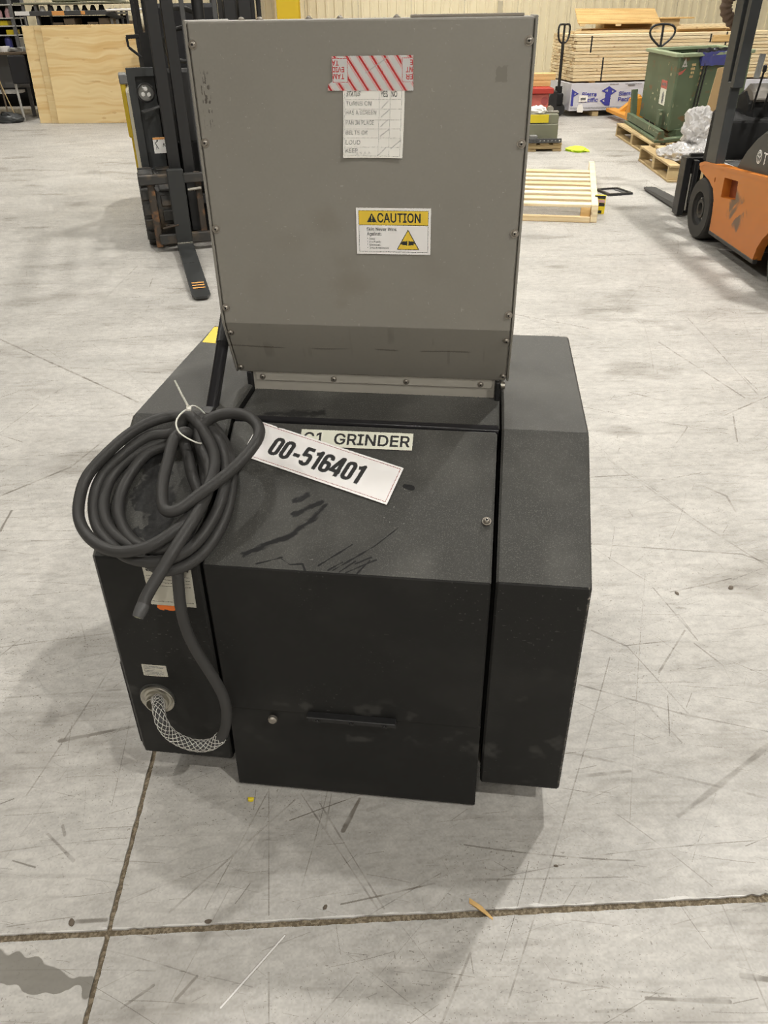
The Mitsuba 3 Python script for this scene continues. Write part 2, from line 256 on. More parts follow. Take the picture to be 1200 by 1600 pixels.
def wood(name, a, b, sx, sy, sz, knots=0.0, rough=0.7):
    def fn(p, n, uv):
        g = fbm(p.x * sx + 1.7 * noise(p.x * 3, p.y * 3, p.z * 3), p.y * sy, p.z * sz, 4)
        c = mix(a, b, smoothstep(0.3, 0.72, g))
        if knots:
            kx, ky = p.x * 5.0, p.z * 11.0
            q = dr.sqrt(dr.square(kx - dr.floor(kx) - 0.2 - 0.6 * cell_rand(dr.floor(kx), dr.floor(ky), 3)) * 3 + dr.square(ky - dr.floor(ky) - 0.2 - 0.6 * cell_rand(dr.floor(kx), dr.floor(ky), 5)))
            c = mix(c, (0.26, 0.14, 0.06), (1 - smoothstep(0.07, 0.17, q)) * dr.select(cell_rand(dr.floor(kx), dr.floor(ky), 9) < knots, 0.7, 0.0))
        return c
    scene[name] = {'type': 'twosided', 'bsdf': {'type': 'principled', 'base_color': proc(fn), 'roughness': rough, 'specular': 0.3}}
wood('pine_board', (0.71, 0.58, 0.36), (0.60, 0.45, 0.25), 1.6, 14, 60, 0.16)
wood('pine_board_pale', (0.78, 0.67, 0.45), (0.68, 0.54, 0.33), 1.6, 14, 60, 0.12)
wood('pine_tan', (0.66, 0.45, 0.20), (0.52, 0.33, 0.13), 2, 16, 40)
wood('old_pallet_wood', (0.50, 0.38, 0.20), (0.34, 0.25, 0.13), 5, 5, 40)
def ply_tone(tone):
    def ply_color(p, n, uv):
        # rotary-cut veneer: thin wavy streaks along x, swirls, small darker knots
        w = 0.10 * noise(p.x * 2.0 + tone * 9, p.z * 3.0) + 0.05 * noise(p.x * 5.0, p.z * 7.0 + tone * 5)
        g = fbm(p.x * 1.3 + tone * 13, (p.z + w) * 26, 0.0, 4); h = noise(p.x * 1.1 + 4 * tone, (p.z + w * 1.6) * 11)
        band = 0.5 + 0.5 * dr.sin((p.z + w * 1.5) * 95 + 5 * h)
        c = mix((0.84, 0.66, 0.36), (0.66, 0.43, 0.17), 0.16 * band + 0.50 * smoothstep(0.42, 0.75, g) + 0.25 * smoothstep(0.5, 0.8, h))
        q = noise(p.x * 6 + 3 * tone, p.z * 15)
        return mix(c, (0.50, 0.29, 0.10), smoothstep(0.86, 0.93, q) * 0.45) * (1.0 - 0.14 * (tone == 1))
    return ply_color
for t_ in range(3): scene['plywood' + ('', '_tan', '_pale')[t_]] = {'type': 'twosided', 'bsdf': {'type': 'principled', 'base_color': proc(ply_tone(t_)), 'roughness': 0.6, 'specular': 0.35}}
def bin_color(p, n, uv):
    c = mi.Color3f(0.090, 0.122, 0.072) * (0.85 + 0.3 * fbm(p.x * 4, p.y * 4, p.z * 4, 3))
    r = smoothstep(0.62, 0.74, fbm(p.x * 7, p.y * 7, p.z * 9, 4)); c = mix(c, (0.17, 0.085, 0.035), r * 0.75)
    f = smoothstep(0.80, 0.86, noise(p.x * 22, p.y * 22, p.z * 22)) * smoothstep(0.5, 0.65, noise(p.x * 4, p.y * 4, p.z * 4 + 3))
    return mix(c, (0.45, 0.42, 0.28), f * 0.6)
scene['bin_paint'] = {'type': 'twosided', 'bsdf': {'type': 'principled', 'base_color': proc(bin_color), 'roughness': 0.5, 'specular': 0.4}}
def orange_color(p, n, uv):
    c = mi.Color3f(0.47, 0.145, 0.020) * (0.92 + 0.16 * fbm(p.x * 5, p.y * 5, p.z * 5, 3))
    y, z = p.y, p.z
    sc = (1 - smoothstep(0.6, 1.0, dr.sqrt(dr.square((y - 4.78) / 0.13) + dr.square((z - 0.295) / 0.105)) + (fbm(y * 40 - z * 30, z * 10, 0.0, 3) - 0.5) * 0.9)) * smoothstep(0.36, 0.52, fbm(y * 11 + z * 13, y * 7 - z * 4, 0.0, 3))
    return mix(c, (0.075, 0.06, 0.045), sc * 0.85 * dr.select(p.x < 2.2, 1.0, 0.0))
scene['orange_paint'] = {'type': 'twosided', 'bsdf': {'type': 'principled', 'base_color': proc(orange_color), 'roughness': 0.40, 'specular': 0.5}}
def grime_color(p, n, uv):
    return mix((0.030, 0.029, 0.027), (0.085, 0.062, 0.040), smoothstep(0.5, 0.8, fbm(p.x * 14, p.y * 14, p.z * 14, 4)))
scene['grimy_steel'] = {'type': 'twosided', 'bsdf': {'type': 'principled', 'base_color': proc(grime_color), 'roughness': 0.55, 'metallic': 0.0, 'specular': 0.5}}
def rust_color(p, n, uv):
    return mix((0.045, 0.036, 0.028), (0.17, 0.085, 0.038), smoothstep(0.45, 0.75, fbm(p.x * 22, p.y * 22, p.z * 22, 4)))
scene['rusty_steel'] = {'type': 'twosided', 'bsdf': {'type': 'principled', 'base_color': proc(rust_color), 'roughness': 0.65, 'specular': 0.4}}
scene['stretch_wrap'] = {'type': 'twosided', 'bsdf': {'type': 'principled', 'base_color': {'type': 'rgb', 'value': [0.60, 0.59, 0.585]}, 'roughness': 0.16, 'metallic': 0.40, 'specular': 0.9}}
mat('white_wrap', (0.56, 0.56, 0.60), 0.42); mat('blue_print', (0.045, 0.05, 0.30), 0.5); mat('black_print', (0.02, 0.02, 0.022), 0.6)
mat('wall_cream', (0.74, 0.66, 0.46), 0.5); mat('ceiling_white', (0.48, 0.46, 0.43), 0.8); mat('wall_plain', (0.42, 0.39, 0.33), 0.8)
mat('column_yellow', (0.62, 0.43, 0.012), 0.45); mat('rubber', (0.022, 0.022, 0.021), 0.62); mat('cable_rubber', (0.034, 0.033, 0.032), 0.52, spec=0.4); mat('tyre', (0.035, 0.033, 0.030), 0.75)
mat('black_gloss', (0.012, 0.012, 0.014), 0.16); mat('black_metal', (0.013, 0.013, 0.0135), 0.42); mat('void_black', (0.006, 0.006, 0.006), 0.8)
mat('dark_grey', (0.06, 0.06, 0.06), 0.5); mat('charcoal', (0.036, 0.039, 0.040), 0.45); mat('mid_grey', (0.20, 0.20, 0.19), 0.5); mat('light_grey', (0.45, 0.44, 0.41), 0.5)
mat('steel', (0.60, 0.58, 0.54), 0.32, 1.0); mat('dull_steel', (0.40, 0.38, 0.33), 0.42, 1.0); mat('zinc', (0.50, 0.48, 0.42), 0.33, 0.95); mat('wire_light', (0.62, 0.60, 0.56), 0.4, 0.4); mat('screw_grey', (0.34, 0.31, 0.27), 0.38, 0.8)
mat('hinge_grey', (0.33, 0.31, 0.27), 0.5); mat('paper_white', (0.80, 0.78, 0.73), 0.7); mat('sticker_white', (0.80, 0.78, 0.77), 0.45); mat('crumb_brown', (0.10, 0.08, 0.06), 0.8); mat('cowl_brown', (0.16, 0.145, 0.125), 0.6); mat('label_cream', (0.66, 0.66, 0.56), 0.5); mat('plate_silver', (0.50, 0.48, 0.41), 0.4, 0.3)
mat('ink_black', (0.018, 0.018, 0.018), 0.6); mat('ink_grey', (0.16, 0.16, 0.16), 0.7); mat('ink_pencil', (0.26, 0.26, 0.26), 0.7); mat('ink_red', (0.42, 0.018, 0.018), 0.5); mat('ink_pale_red', (0.60, 0.26, 0.24), 0.5); mat('ink_maroon', (0.27, 0.05, 0.05), 0.6)
mat('tape_grey', (0.55, 0.54, 0.53), 0.35); mat('tape_grey_dark', (0.38, 0.37, 0.36), 0.35); mat('caution_yellow', (0.74, 0.52, 0.045), 0.4); mat('orange_sticker', (0.72, 0.15, 0.012), 0.4); mat('nylon_white', (0.72, 0.71, 0.64), 0.35)
mat('yellow_plain', (0.66, 0.52, 0.02), 0.5); mat('lime', (0.56, 0.72, 0.04), 0.6); mat('red_paint', (0.36, 0.03, 0.02), 0.5); mat('faded_red', (0.42, 0.10, 0.08), 0.5); mat('white_plain', (0.75, 0.74, 0.72), 0.5)
mat('blue_plastic', (0.055, 0.06, 0.22), 0.35); mat('pink_plastic', (0.50, 0.30, 0.32), 0.4); mat('cardboard', (0.38, 0.26, 0.13), 0.8); mat('dark_carton', (0.12, 0.09, 0.06), 0.8); mat('beige', (0.48, 0.43, 0.31), 0.6)
mat('brown_cloth', (0.13, 0.085, 0.055), 0.7); mat('olive_grey', (0.19, 0.19, 0.13), 0.55); mat('bin_pale_edge', (0.24, 0.29, 0.18), 0.5); mat('rack_grey', (0.13, 0.13, 0.13), 0.5); mat('hole_orange', (0.20, 0.045, 0.012), 0.5)
mat('fork_steel', (0.036, 0.038, 0.038), 0.38, 0.3); mat('stripe_orange', (0.70, 0.33, 0.10), 0.5); mat('forklift_cream', (0.50, 0.46, 0.36), 0.5); mat('amber_yellow', (0.50, 0.36, 0.02), 0.5); mat('fabric_black', (0.016, 0.016, 0.018), 0.8)
mat('lens_glass', (0.22, 0.22, 0.21), 0.12, 0.3); mat('decal_grey', (0.45, 0.44, 0.40), 0.5); mat('deck_metal', (0.33, 0.31, 0.27), 0.45); mat('caster_wheel', (0.02, 0.02, 0.02), 0.5); mat('caster_bracket', (0.30, 0.33, 0.24), 0.4, 0.6)
mat('black_tray', (0.018, 0.018, 0.02), 0.35); mat('tray_inside', (0.33, 0.32, 0.31), 0.4); mat('lamp_housing', (0.4, 0.4, 0.4), 0.5); mat('jack_orange', (0.60, 0.26, 0.03), 0.45)
scene['lamp_lens'] = {'type': 'diffuse', 'reflectance': {'type': 'rgb', 'value': [0.6, 0.6, 0.6]}}

# ------------------------------------------------------------------ the setting: floor slabs, walls, ceiling, lamps
JA = 0.037; JO = np.array([-0.477, 0.7215]); PITCH_S = 4.17
FX, FY = np.array([1, JA]) / math.hypot(1, JA), np.array([-JA, 1]) / math.hypot(1, JA)
floor = add('floor', bx(-20, 18, -14, 19, -0.12, -0.0045, 0.001), 'joint_dirt', kind='structure')
def jag(P, amp=0.0010):
    out = []
    for a, b in zip(P, P[1:] + P[:1]):
        a, b = np.array(a), np.array(b); L = np.linalg.norm(b - a)
        near = min(np.linalg.norm(a + (b - a) * t - (0, 1)) for t in np.linspace(0, 1, 20)) < 2.0
        n = int(L / 0.012) if near else int(L / 0.3)
        nn = np.array([b[1] - a[1], a[0] - b[0]]) / L
        for i in range(n):
            q = a + (b - a) * (i / n); k = amp * (rng.random() - 0.5) * 2
            if i == 0: k = 0
            elif near and meshkit.noise(np.array([q[0] * 9, q[1] * 9, 0.5])) > 0.70: k -= 0.006 * rng.random()
            out.append(tuple(q + nn * k))
    return out
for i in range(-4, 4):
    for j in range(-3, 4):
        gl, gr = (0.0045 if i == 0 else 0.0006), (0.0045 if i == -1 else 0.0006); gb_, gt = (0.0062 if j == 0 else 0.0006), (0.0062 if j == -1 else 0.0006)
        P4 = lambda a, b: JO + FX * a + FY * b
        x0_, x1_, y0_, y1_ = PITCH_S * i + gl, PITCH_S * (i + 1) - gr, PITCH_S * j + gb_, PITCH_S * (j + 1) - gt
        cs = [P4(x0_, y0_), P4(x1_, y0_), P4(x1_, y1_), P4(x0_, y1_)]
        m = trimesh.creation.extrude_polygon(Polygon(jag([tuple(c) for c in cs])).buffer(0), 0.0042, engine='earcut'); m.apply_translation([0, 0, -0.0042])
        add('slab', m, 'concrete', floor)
WALL_Y = 15.6
wall = add('wall_back', bx(-15, 14, WALL_Y + 0.03, WALL_Y + 0.2, -0.1, 8.2), 'wall_plain', kind='structure')
def rib_sheet(x0, n=6, p=0.15):
    pts = []
    for k in range(n):
        x = x0 + k * p; pts += [(x, 0), (x + 0.045, 0), (x + 0.052, -0.016), (x + 0.088, -0.016), (x + 0.095, 0)]
    pts += [(x0 + n * p - 0.006, 0)]
    prof = pts + [(x, y + 0.006) for x, y in pts[::-1]]
    m = trimesh.creation.extrude_polygon(Polygon(prof), 8.1, engine='earcut'); m.apply_translation([0, WALL_Y + 0.02, 0.02]); return m
for k in range(18): add('sheet', rib_sheet(-8.4 + 0.9 * k), 'wall_cream', wall)
add('wall_left', bx(-15.2, -15, -11, 16, -0.1, 8.2), 'wall_plain', kind='structure')
add('wall_right', bx(14, 14.2, -11, 16, -0.1, 8.2), 'wall_plain', kind='structure')
add('wall_front', bx(-15, 14, -11.2, -11, -0.1, 8.2), 'wall_plain', kind='structure')
add('ceiling', bx(-15.2, 14.2, -11.2, 16, 8.2, 8.4), 'ceiling_white', kind='structure')
for i, (x, y, k) in enumerate(LAMPS):
    t = thing('high_bay_lamp', 'round high bay lamp hanging under the ceiling of the hall', 'lamp', 'high bay lamps')
    add('housing', move(lathe([(0, 0.30), (0.10, 0.30), (0.13, 0.12), (0.26, 0.02), (0.26, 0.0), (LAMP_R + 0.01, 0.0), (LAMP_R + 0.01, 0.012), (0, 0.012)], 28), TR(x, y, LAMP_Z)), 'lamp_housing', t)
    ang = np.linspace(0, 2 * np.pi, 25)[:-1]; V = np.vstack([[0, 0, 0], np.stack([np.cos(ang) * LAMP_R, np.sin(ang) * LAMP_R, 0 * ang], -1)])
    d = trimesh.Trimesh(V, [[0, (q + 1) % 24 + 1, q + 1] for q in range(24)], process=False)
    key = add('diffuser', move(d, TR(x, y, LAMP_Z + 0.004)), 'lamp_lens', t)
    scene[key]['emitter'] = {'type': 'area', 'radiance': {'type': 'rgb', 'value': [LAMP_POWER * k * c for c in LAMP_TINT]}}
    add('rod', rod((x, y, LAMP_Z + 0.3), (x, y, 8.2), 0.012, 8), 'lamp_housing', t)

# ------------------------------------------------------------------ the grinder
G = thing('grinder', 'black steel plastics grinder with its grey hood raised, standing in the middle of the floor', 'grinding machine')
BOT = 0.062
prof = [(0, BOT), (0, FRONT_H), (SLOPE_V, TOP_H), (DEPTH, TOP_H), (DEPTH, BOT)]
lp = slab_profile(prof, 0.0, 0.188, 0.004, 0.009)
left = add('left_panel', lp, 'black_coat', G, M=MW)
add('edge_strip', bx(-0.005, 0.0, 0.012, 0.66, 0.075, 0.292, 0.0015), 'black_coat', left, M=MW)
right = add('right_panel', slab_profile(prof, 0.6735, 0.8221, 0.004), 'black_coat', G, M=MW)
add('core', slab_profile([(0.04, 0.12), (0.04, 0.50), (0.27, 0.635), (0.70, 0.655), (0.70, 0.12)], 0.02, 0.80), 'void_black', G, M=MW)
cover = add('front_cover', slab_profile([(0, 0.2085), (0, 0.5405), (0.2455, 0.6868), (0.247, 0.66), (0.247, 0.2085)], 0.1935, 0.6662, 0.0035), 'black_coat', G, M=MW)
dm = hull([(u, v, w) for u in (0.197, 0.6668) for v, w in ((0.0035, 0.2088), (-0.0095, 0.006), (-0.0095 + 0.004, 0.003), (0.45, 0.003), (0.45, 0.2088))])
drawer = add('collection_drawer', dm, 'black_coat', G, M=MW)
hb = add('handle_bar', join(bx(0.350, 0.514, -0.017, -0.001, 0.2155, 0.2195, 0.0012), bx(0.350, 0.514, -0.0055, -0.001, 0.196, 0.218, 0.0012)), 'black_metal', drawer, M=MW)
def screw_mesh(r=0.0068, h=0.0040):
    return lathe([(0, h), (r * 0.30, h), (r * 0.55, h * 0.86), (r * 0.72, h * 0.55), (r * 0.75, h * 0.30), (r, h * 0.28), (r, 0), (0, 0)], 18)
def screw(parent, M, r=0.0068, h=0.0040, m='screw_grey'):
    s = add('screw', screw_mesh(r, h), m, parent, smooth=35, M=M)
    add('socket', move(lathe([(0, h + 0.0003), (r * 0.24, h + 0.0003), (r * 0.24, h - 0.001), (0, h - 0.001)], 6), np.eye(4)), 'void_black', parent, M=M) if parent.count('__') == 1 and parent != G and False else None
    return s
def socketed(parent, M, r=0.0068, h=0.0040, m='screw_grey'):
    """A button-head screw with its dark hexagon socket, as one part with a recessed socket."""
    head = move(screw_mesh(r, h), M); hole = move(lathe([(0, h + 0.0004), (r * 0.26, h + 0.0004), (r * 0.26, h * 0.5), (0, h * 0.5)], 6), M)
    s = add('screw', head, m, parent, smooth=35)
    if parent.count('__') < 2: add('screw_socket', hole, 'void_black', parent)
for u in (0.368, 0.431, 0.493): socketed(drawer, MW @ frame((u, -0.0055, 0.2), (1, 0, 0), (0, 0, 1), (0, -1, 0)), 0.0052, 0.0035, 'black_metal')
add('knob', lathe([(0, 0.012), (0.006, 0.012), (0.0085, 0.009), (0.0085, 0.003), (0.005, 0), (0, 0)], 20), 'screw_grey', drawer, smooth=35, M=MW @ frame((0.282, 0.001, 0.193), (1, 0, 0), (0, 0, 1), (0, -1, 0)))
# top of the middle: seal, strip, hinge plate
add('seal', tube([(0.194, 0.2575, 0.6815), (0.43, 0.2575, 0.6815), (0.668, 0.2575, 0.6815)], 0.0085, 12), 'black_gloss', G, smooth=True, M=MW)
add('top_strip', bx(0.1905, 0.672, 0.268, 0.418, 0.60, 0.679, 0.003), 'black_coat', G, M=MW)
hp = add('hinge_plate', bx(0.190, 0.660, 0.400, 0.404, 0.674, 0.735, 0.0008), 'hinge_grey', G, M=MW)
add('upper_strip', bx(0.1965, 0.654, 0.3975, 0.400, 0.699, 0.735, 0.0006), 'hinge_grey', hp, M=MW)
for u in (0.2098, 0.3507, 0.4914, 0.6329): socketed(hp, MW @ frame((u, 0.3975, 0.7065), (1, 0, 0), (0, 0, 1), (0, -1, 0)), 0.0058, 0.003)
add('pivot_bracket', bx(0.1785, 0.1885, 0.395, 0.43, 0.672, 0.716), 'black_metal', G, M=MW); pb = add('pivot_bracket', bx(0.6605, 0.670, 0.385, 0.42, 0.672, 0.716), 'black_metal', G, M=MW)
add('pivot_bolt', join(move(lathe([(0, 0.008), (0.006, 0.008), (0.0075, 0.005), (0.0075, 0), (0, 0)], 14), frame((0.6705, 0.392, 0.708), (0, 1, 0), (0, 0, 1), (1, 0, 0)))), 'dull_steel', pb, smooth=35, M=MW)
strut = add('gas_strut', rod((0.140, 0.262, 0.6645), (0.140, 0.405, 0.788), 0.0118, 24), 'black_gloss', G, smooth=40, M=MW)
add('collar', rod((0.140, 0.389, 0.774), (0.140, 0.45, 0.826), 0.0128, 24), 'black_metal', strut, smooth=40, M=MW)
add('strut_foot', bx(0.128, 0.152, 0.245, 0.275, 0.688, 0.697), 'black_metal', strut, M=MW)
# the raised hood
fp = [(0.347, 1.294), (0.349, 0.830), (0.395, 0.717), (0.402, 0.717), (0.402, 0.735), (0.57, 0.78), (0.57, 1.294)]
hood = add('hood', slab_profile(fp, 0.1635, 0.6795, 0.003), 'hood_paint', G, M=MW)
fs = [(0.346, 1.2955), (0.348, 0.830), (0.394, 0.7165), (0.405, 0.7165), (0.572, 0.775), (0.572, 1.2955)]
for a, b in ((0.1585, 0.1628), (0.6802, 0.6845)): add('side_plate', slab_profile(fs, a, b, 0.0012), 'hood_paint', hood, M=MW)
for u in (0.170, 0.6736):
    for w in (1.264, 1.128, 0.9945, 0.8584): socketed(hood, MW @ frame((u, 0.3475, w), (1, 0, 0), (0, 0, 1), (0, -1, 0)))
    for v, w in ((0.3575, 0.809), (0.3905, 0.728)): socketed(hood, MW @ frame((u, v, w), (1, 0, 0), (0, 0.377, -0.926), (0, -0.926, -0.377)), 0.0064)
for u in (0.22, 0.25, 0.33, 0.38, 0.47, 0.50): socketed(hood, MW @ frame((u, 0.45, 1.294), (1, 0, 0), (0, 1, 0), (0, 0, 1)), 0.006)
gr = [bx(0.50, 0.665, 0.36 + 0.012 * k, 0.366 + 0.012 * k, 1.294, 1.298, 0.0008) for k in range(8)] + [bx(0.50 + 0.011 * k, 0.505 + 0.011 * k, 0.36, 0.452, 1.294, 1.2965, 0.0008) for k in range(15)]
add('top_grille', join(*gr), 'screw_grey', hood, M=MW)
socketed(cover, MW @ frame((0.6545, 0.0915, FRONT_H + 0.0540), (1, 0, 0), (0, CS, SS), (0, -SS, CS)), 0.0075, 0.008, 'screw_grey')
# castors
for u, v in ((0.155, 0.075), (0.73, 0.065), (0.155, 0.62), (0.73, 0.62)):
    c = add('castor', move(lathe([(0, -0.012), (0.024, -0.012), (0.030, -0.008), (0.030, 0.008), (0.024, 0.012), (0, 0.012)], 24), frame((u, v, 0.0305), (0, 1, 0), (0, 0, 1), (1, 0, 0))), 'caster_wheel', G, smooth=30, M=MW)
    add('fork', join(bx(u - 0.018, u - 0.014, v - 0.02, v + 0.02, 0.025, 0.064, 0.001), bx(u + 0.014, u + 0.018, v - 0.02, v + 0.02, 0.025, 0.064, 0.001), bx(u - 0.03, u + 0.03, v - 0.035, v + 0.035, 0.062, 0.068, 0.001), bx(u - 0.045, u - 0.02, v - 0.05, v + 0.01, 0.05, 0.064, 0.002)), 'caster_bracket', c, M=MW)
# cable gland in the left panel
GF = MW @ frame((0.062, 0.0, 0.2185), (1, 0, 0), (0, 0, 1), (0, -1, 0))
gland = add('cable_gland', lathe([(0, 0.006), (0.014, 0.006), (0.0155, 0.020), (0.0175, 0.020), (0.0185, 0.012), (0.0215, 0.0105), (0.0225, 0.0045), (0.027, 0.0035), (0.0315, 0.0065), (0.0330, 0.0055), (0.0330, 0.0020), (0.030, 0), (0, 0)], 40), 'zinc', left, smooth=35, M=GF)
add('gasket_ring', lathe([(0.030, 0.0022), (0.0345, 0.0016), (0.0345, 0), (0.030, 0)], 40), 'rubber', left, M=GF @ TR(-0.001, 0.0035, 0))
# ---- stickers and plates
def letters(parent, name, mesh, m, M): return add(name, mesh, m, parent, M=M)
PH = MW @ frame((0, 0.3468, 0), (1, 0, 0), (0, 0, 1), (0, -1, 0))
ca = add('caution_sticker', rect(0.4125, 0.958, 0.5365, 1.0320, 0.0004), 'sticker_white', hood, label='white and yellow caution sticker in the middle of the hood', M=PH)
z1, z2 = 0.0004, 0.0006
# the sticker is a sub-part, so its print lies beside it under the hood
add('caution_print_yellow', join(rect(0.4172, 1.0055, 0.5320, 1.0275, 0.0002, z1), prism_any(Polygon([(0.4815, 0.9665), (0.5165, 0.9665), (0.499, 0.997)]).buffer(0.0006), 0.0002, z1)), 'caution_yellow', hood, M=PH)
tri = Polygon([(0.4815, 0.9665), (0.5165, 0.9665), (0.499, 0.997)]).buffer(0.0009)
hand = [move(x, TR(0.499, 0.9765, z2)) for x in (prism_any(sbox(-0.0095, -0.003, -0.003, 0.003).union(sbox(0.003, -0.003, 0.0095, 0.003)).union(Point(0, 0).buffer(0.0042).difference(sbox(-0.0012, -0.005, 0.0008, 0.005))).union(Polygon([(-0.012, -0.0018), (-0.009, -0.0018), (-0.009, 0.0018), (-0.012, 0.0018)])), 0.0002), line([(0.009, 0.002), (0.012, -0.001)], 0.002, 0.0002))]
tl = move(prism_any(Polygon([(0.0, 0), (0.0165, 0), (0.00825, 0.0145)]).difference(sbox(0.0074, 0.0045, 0.0091, 0.0105)).difference(sbox(0.0074, 0.0014, 0.0091, 0.0031)), 0.0002), TR(0.4305, 1.0095, z2))
add('caution_print_black', join(outline([(0.4167, 0.9615), (0.5325, 0.9615), (0.5325, 1.0280), (0.4167, 1.0280)], 0.0006, 0.0002, z1), rect(0.4167, 1.0046, 0.5325, 1.0055, 0.0002, z1), prism_any(tri.difference(tri.buffer(-0.0011)), 0.0002, z2), tl, *hand,
    move(text('CAUTION', 0.0138, 0.0715, 0.0002, True), TR(0.4480, 1.0098, z2)), move(text('Skin Never Wins', 0.0050, 0.0500, 0.0002, True), TR(0.4300, 0.9960, z1)), move(text('Against:', 0.0050, 0.0245, 0.0002, True), TR(0.4300, 0.9885, z1)),
    *[move(text(s, 0.0029, None, 0.0002, True), TR(0.4302, 0.9815 - 0.0049 * k, z1)) for k, s in enumerate(('* Steel', '* Hot Plastic', '* Chemicals', '* Tools & Machines'))]), 'ink_black', hood, M=PH)
# asset tag and name label on the slope
def heavy(t, h, w, depth, shear):
    """Heavy condensed numerals drawn as thick strokes."""
    A = np.linspace(0, 2 * np.pi, 17); oval = lambda cx, cy, rx, ry, a0, a1: [(cx + rx * math.cos(a), cy + ry * math.sin(a)) for a in np.linspace(a0, a1, 14)]
    G_ = {'0': [oval(.24, .77, .15, .14, 0, np.pi) + oval(.24, .23, .15, .14, np.pi, 2 * np.pi) + [(.39, .77)]], '-': [[(.06, .40), (.36, .40)]],
          '5': [[(.42, .91), (.10, .91), (.09, .55), (.14, .58)] + oval(.25, .47, .15, .12, 2.0, 0.0) + oval(.25, .23, .15, .14, 0, -np.pi)],
          '1': [[(.04, .78), (.20, .84), (.25, .92), (.25, 0.0)]], '6': [[(.39, .72)] + oval(.24, .77, .15, .14, 0, np.pi) + oval(.24, .23, .15, .14, np.pi, 2 * np.pi) + oval(.24, .40, .15, .14, 0, np.pi)],
          '4': [[(.34, 0), (.34, .95), (.28, .95), (.04, .27), (.46, .27)]]}
    x, gs = 0.0, []
    for ch in t:
        for st in G_[ch]: gs.append(LineString([(x + a, b) for a, b in st]).buffer(0.088, cap_style=2, join_style=1))
        x += {'1': .40, '-': .42}.get(ch, .52)
    from shapely.ops import unary_union
    m = prism_any(unary_union(gs), depth); m.apply_scale([w / x, h, 1]); m.vertices[:, 0] += shear * m.vertices[:, 1]; return m
def quad_frame(tl_, tr_, bl_, lift):
    a, b, c = (np.array(slope_pt(*q, 0)) for q in (tl_, tr_, bl_)); return a, b, c
S0 = np.array([0.2480, 0.2800 - 0.0004]); 
def SP2(u, v): return np.array([u, v / CS])
TLs, TRs, BRs = SP2(0.244, 0.2420), SP2(0.510, 0.1712), SP2(0.4870, 0.1070)
ex = (TRs - TLs) / np.linalg.norm(TRs - TLs); ey = np.array([-ex[1], ex[0]]); LW = np.linalg.norm(TRs - TLs); LH = 0.0755
def tag_pt(x, y): return TRs - ex * (LW - x) * 1.0 - ey * (LH - y)
TAGM = ON_SLOPE @ frame((*(TLs - ey * LH), 0), (*ex, 0), (*ey, 0))
asset = add('asset_tag', plate([(0, 0), (LW, 0), (LW, LH), (0.045, LH), (0.036, LH - 0.002), (0.032, LH), (0.0, LH)], 0.0004, 0.0006), 'sticker_white', cover, label='white inventory tag with large black numbers, stuck on askew', M=TAGM)
add('asset_tag_border', outline([(0.003, 0.004), (LW - 0.004, 0.004), (LW - 0.004, LH - 0.0035), (0.003, LH - 0.0035)], 0.0008, 0.0002, 0.0010), 'ink_maroon', cover, M=TAGM)
add('asset_tag_number', move(heavy('00-516401', 0.0385, 0.178, 0.0002, 0.10), TR(0.040, 0.0185, 0.0010)), 'ink_black', cover, M=TAGM)
NL = ON_SLOPE @ frame((*SP2(0.322, 0.2015), 0), (1, 0.004, 0), (-0.004, 1, 0))
add('name_label', rect(0, 0, 0.199, 0.0345, 0.0003, 0.0001), 'label_cream', cover, label='cream label strip with black typed letters above the inventory tag', M=NL)
add('name_label_text', join(move(text('C1', 0.0215, 0.036, 0.0002, True), TR(0.0055, 0.0065, 0.0004)), move(text('GRINDER', 0.0215, 0.1335, 0.0002, True), TR(0.0605, 0.0065, 0.0004))), 'ink_black', cover, M=NL)
PF = on_front(-0.0001)
dp = add('data_plate', plate([(0.0890, 0.532), (0.0905, 0.4495), (0.171, 0.4485), (0.1735, 0.531)], 0.0006), 'plate_silver', left, label='silver data plate half hidden by the hanging cable', M=PF)
fl_ = prism_any(Point(0.0985, 0.526).buffer(0.0048).difference(Point(0.0985, 0.526).buffer(0.0014)).difference(sbox(0.0980, 0.52, 0.0990, 0.532)).difference(sbox(0.092, 0.5255, 0.105, 0.5265)), 0.0002, 0.0006)
lines_ = [rect(0.093 + 0.001 * k % 0.002, y, 0.168, y + 0.0007, 0.0002, 0.0006) for k, y in enumerate((0.512, 0.505, 0.498, 0.491, 0.457))] + [rect(x, 0.4575, x + 0.0006, 0.512, 0.0002, 0.0006) for x in (0.148,)]
add('data_plate_print', join(fl_, *lines_, move(text('ONIC', 0.0075, 0.022, 0.0002, True), TR(0.121, 0.5205, 0.0006)), prism_any(Point(0.167, 0.526).buffer(0.002), 0.0002, 0.0006)), 'ink_black', left, M=PF)
add('orange_sticker', plate([(0.101, 0.4485), (0.100, 0.443), (0.104, 0.4385), (0.112, 0.4372), (0.113, 0.4400), (0.124, 0.4372), (0.1335, 0.4392), (0.138, 0.4360), (0.1405, 0.4485)], 0.0004), 'orange_sticker', left, label='torn bright orange sticker under the data plate', M=PF)
add('spec_label', prism_any(sbox(0.046, 0.2775, 0.090, 0.3025).buffer(0.0015), 0.0004), 'plate_silver', left, label='small pale label above the cable gland', M=PF)
add('spec_label_print', join(*[rect(0.0475, y, 0.0475 + w, y + 0.0012, 0.0002, 0.0004) for y, w in ((0.2995, 0.040), (0.2965, 0.037), (0.2935, 0.022), (0.2890, 0.034), (0.2855, 0.038), (0.2820, 0.036), (0.2790, 0.030))]), 'ink_grey', left, M=PF)
add('warning_label', plate([(0.014, 0.612), (0.075, 0.605), (0.075, 0.715), (0.010, 0.712)], 0.0004), 'caution_yellow', left, label='worn yellow label on the left top behind the strut', M=ON_TOP)

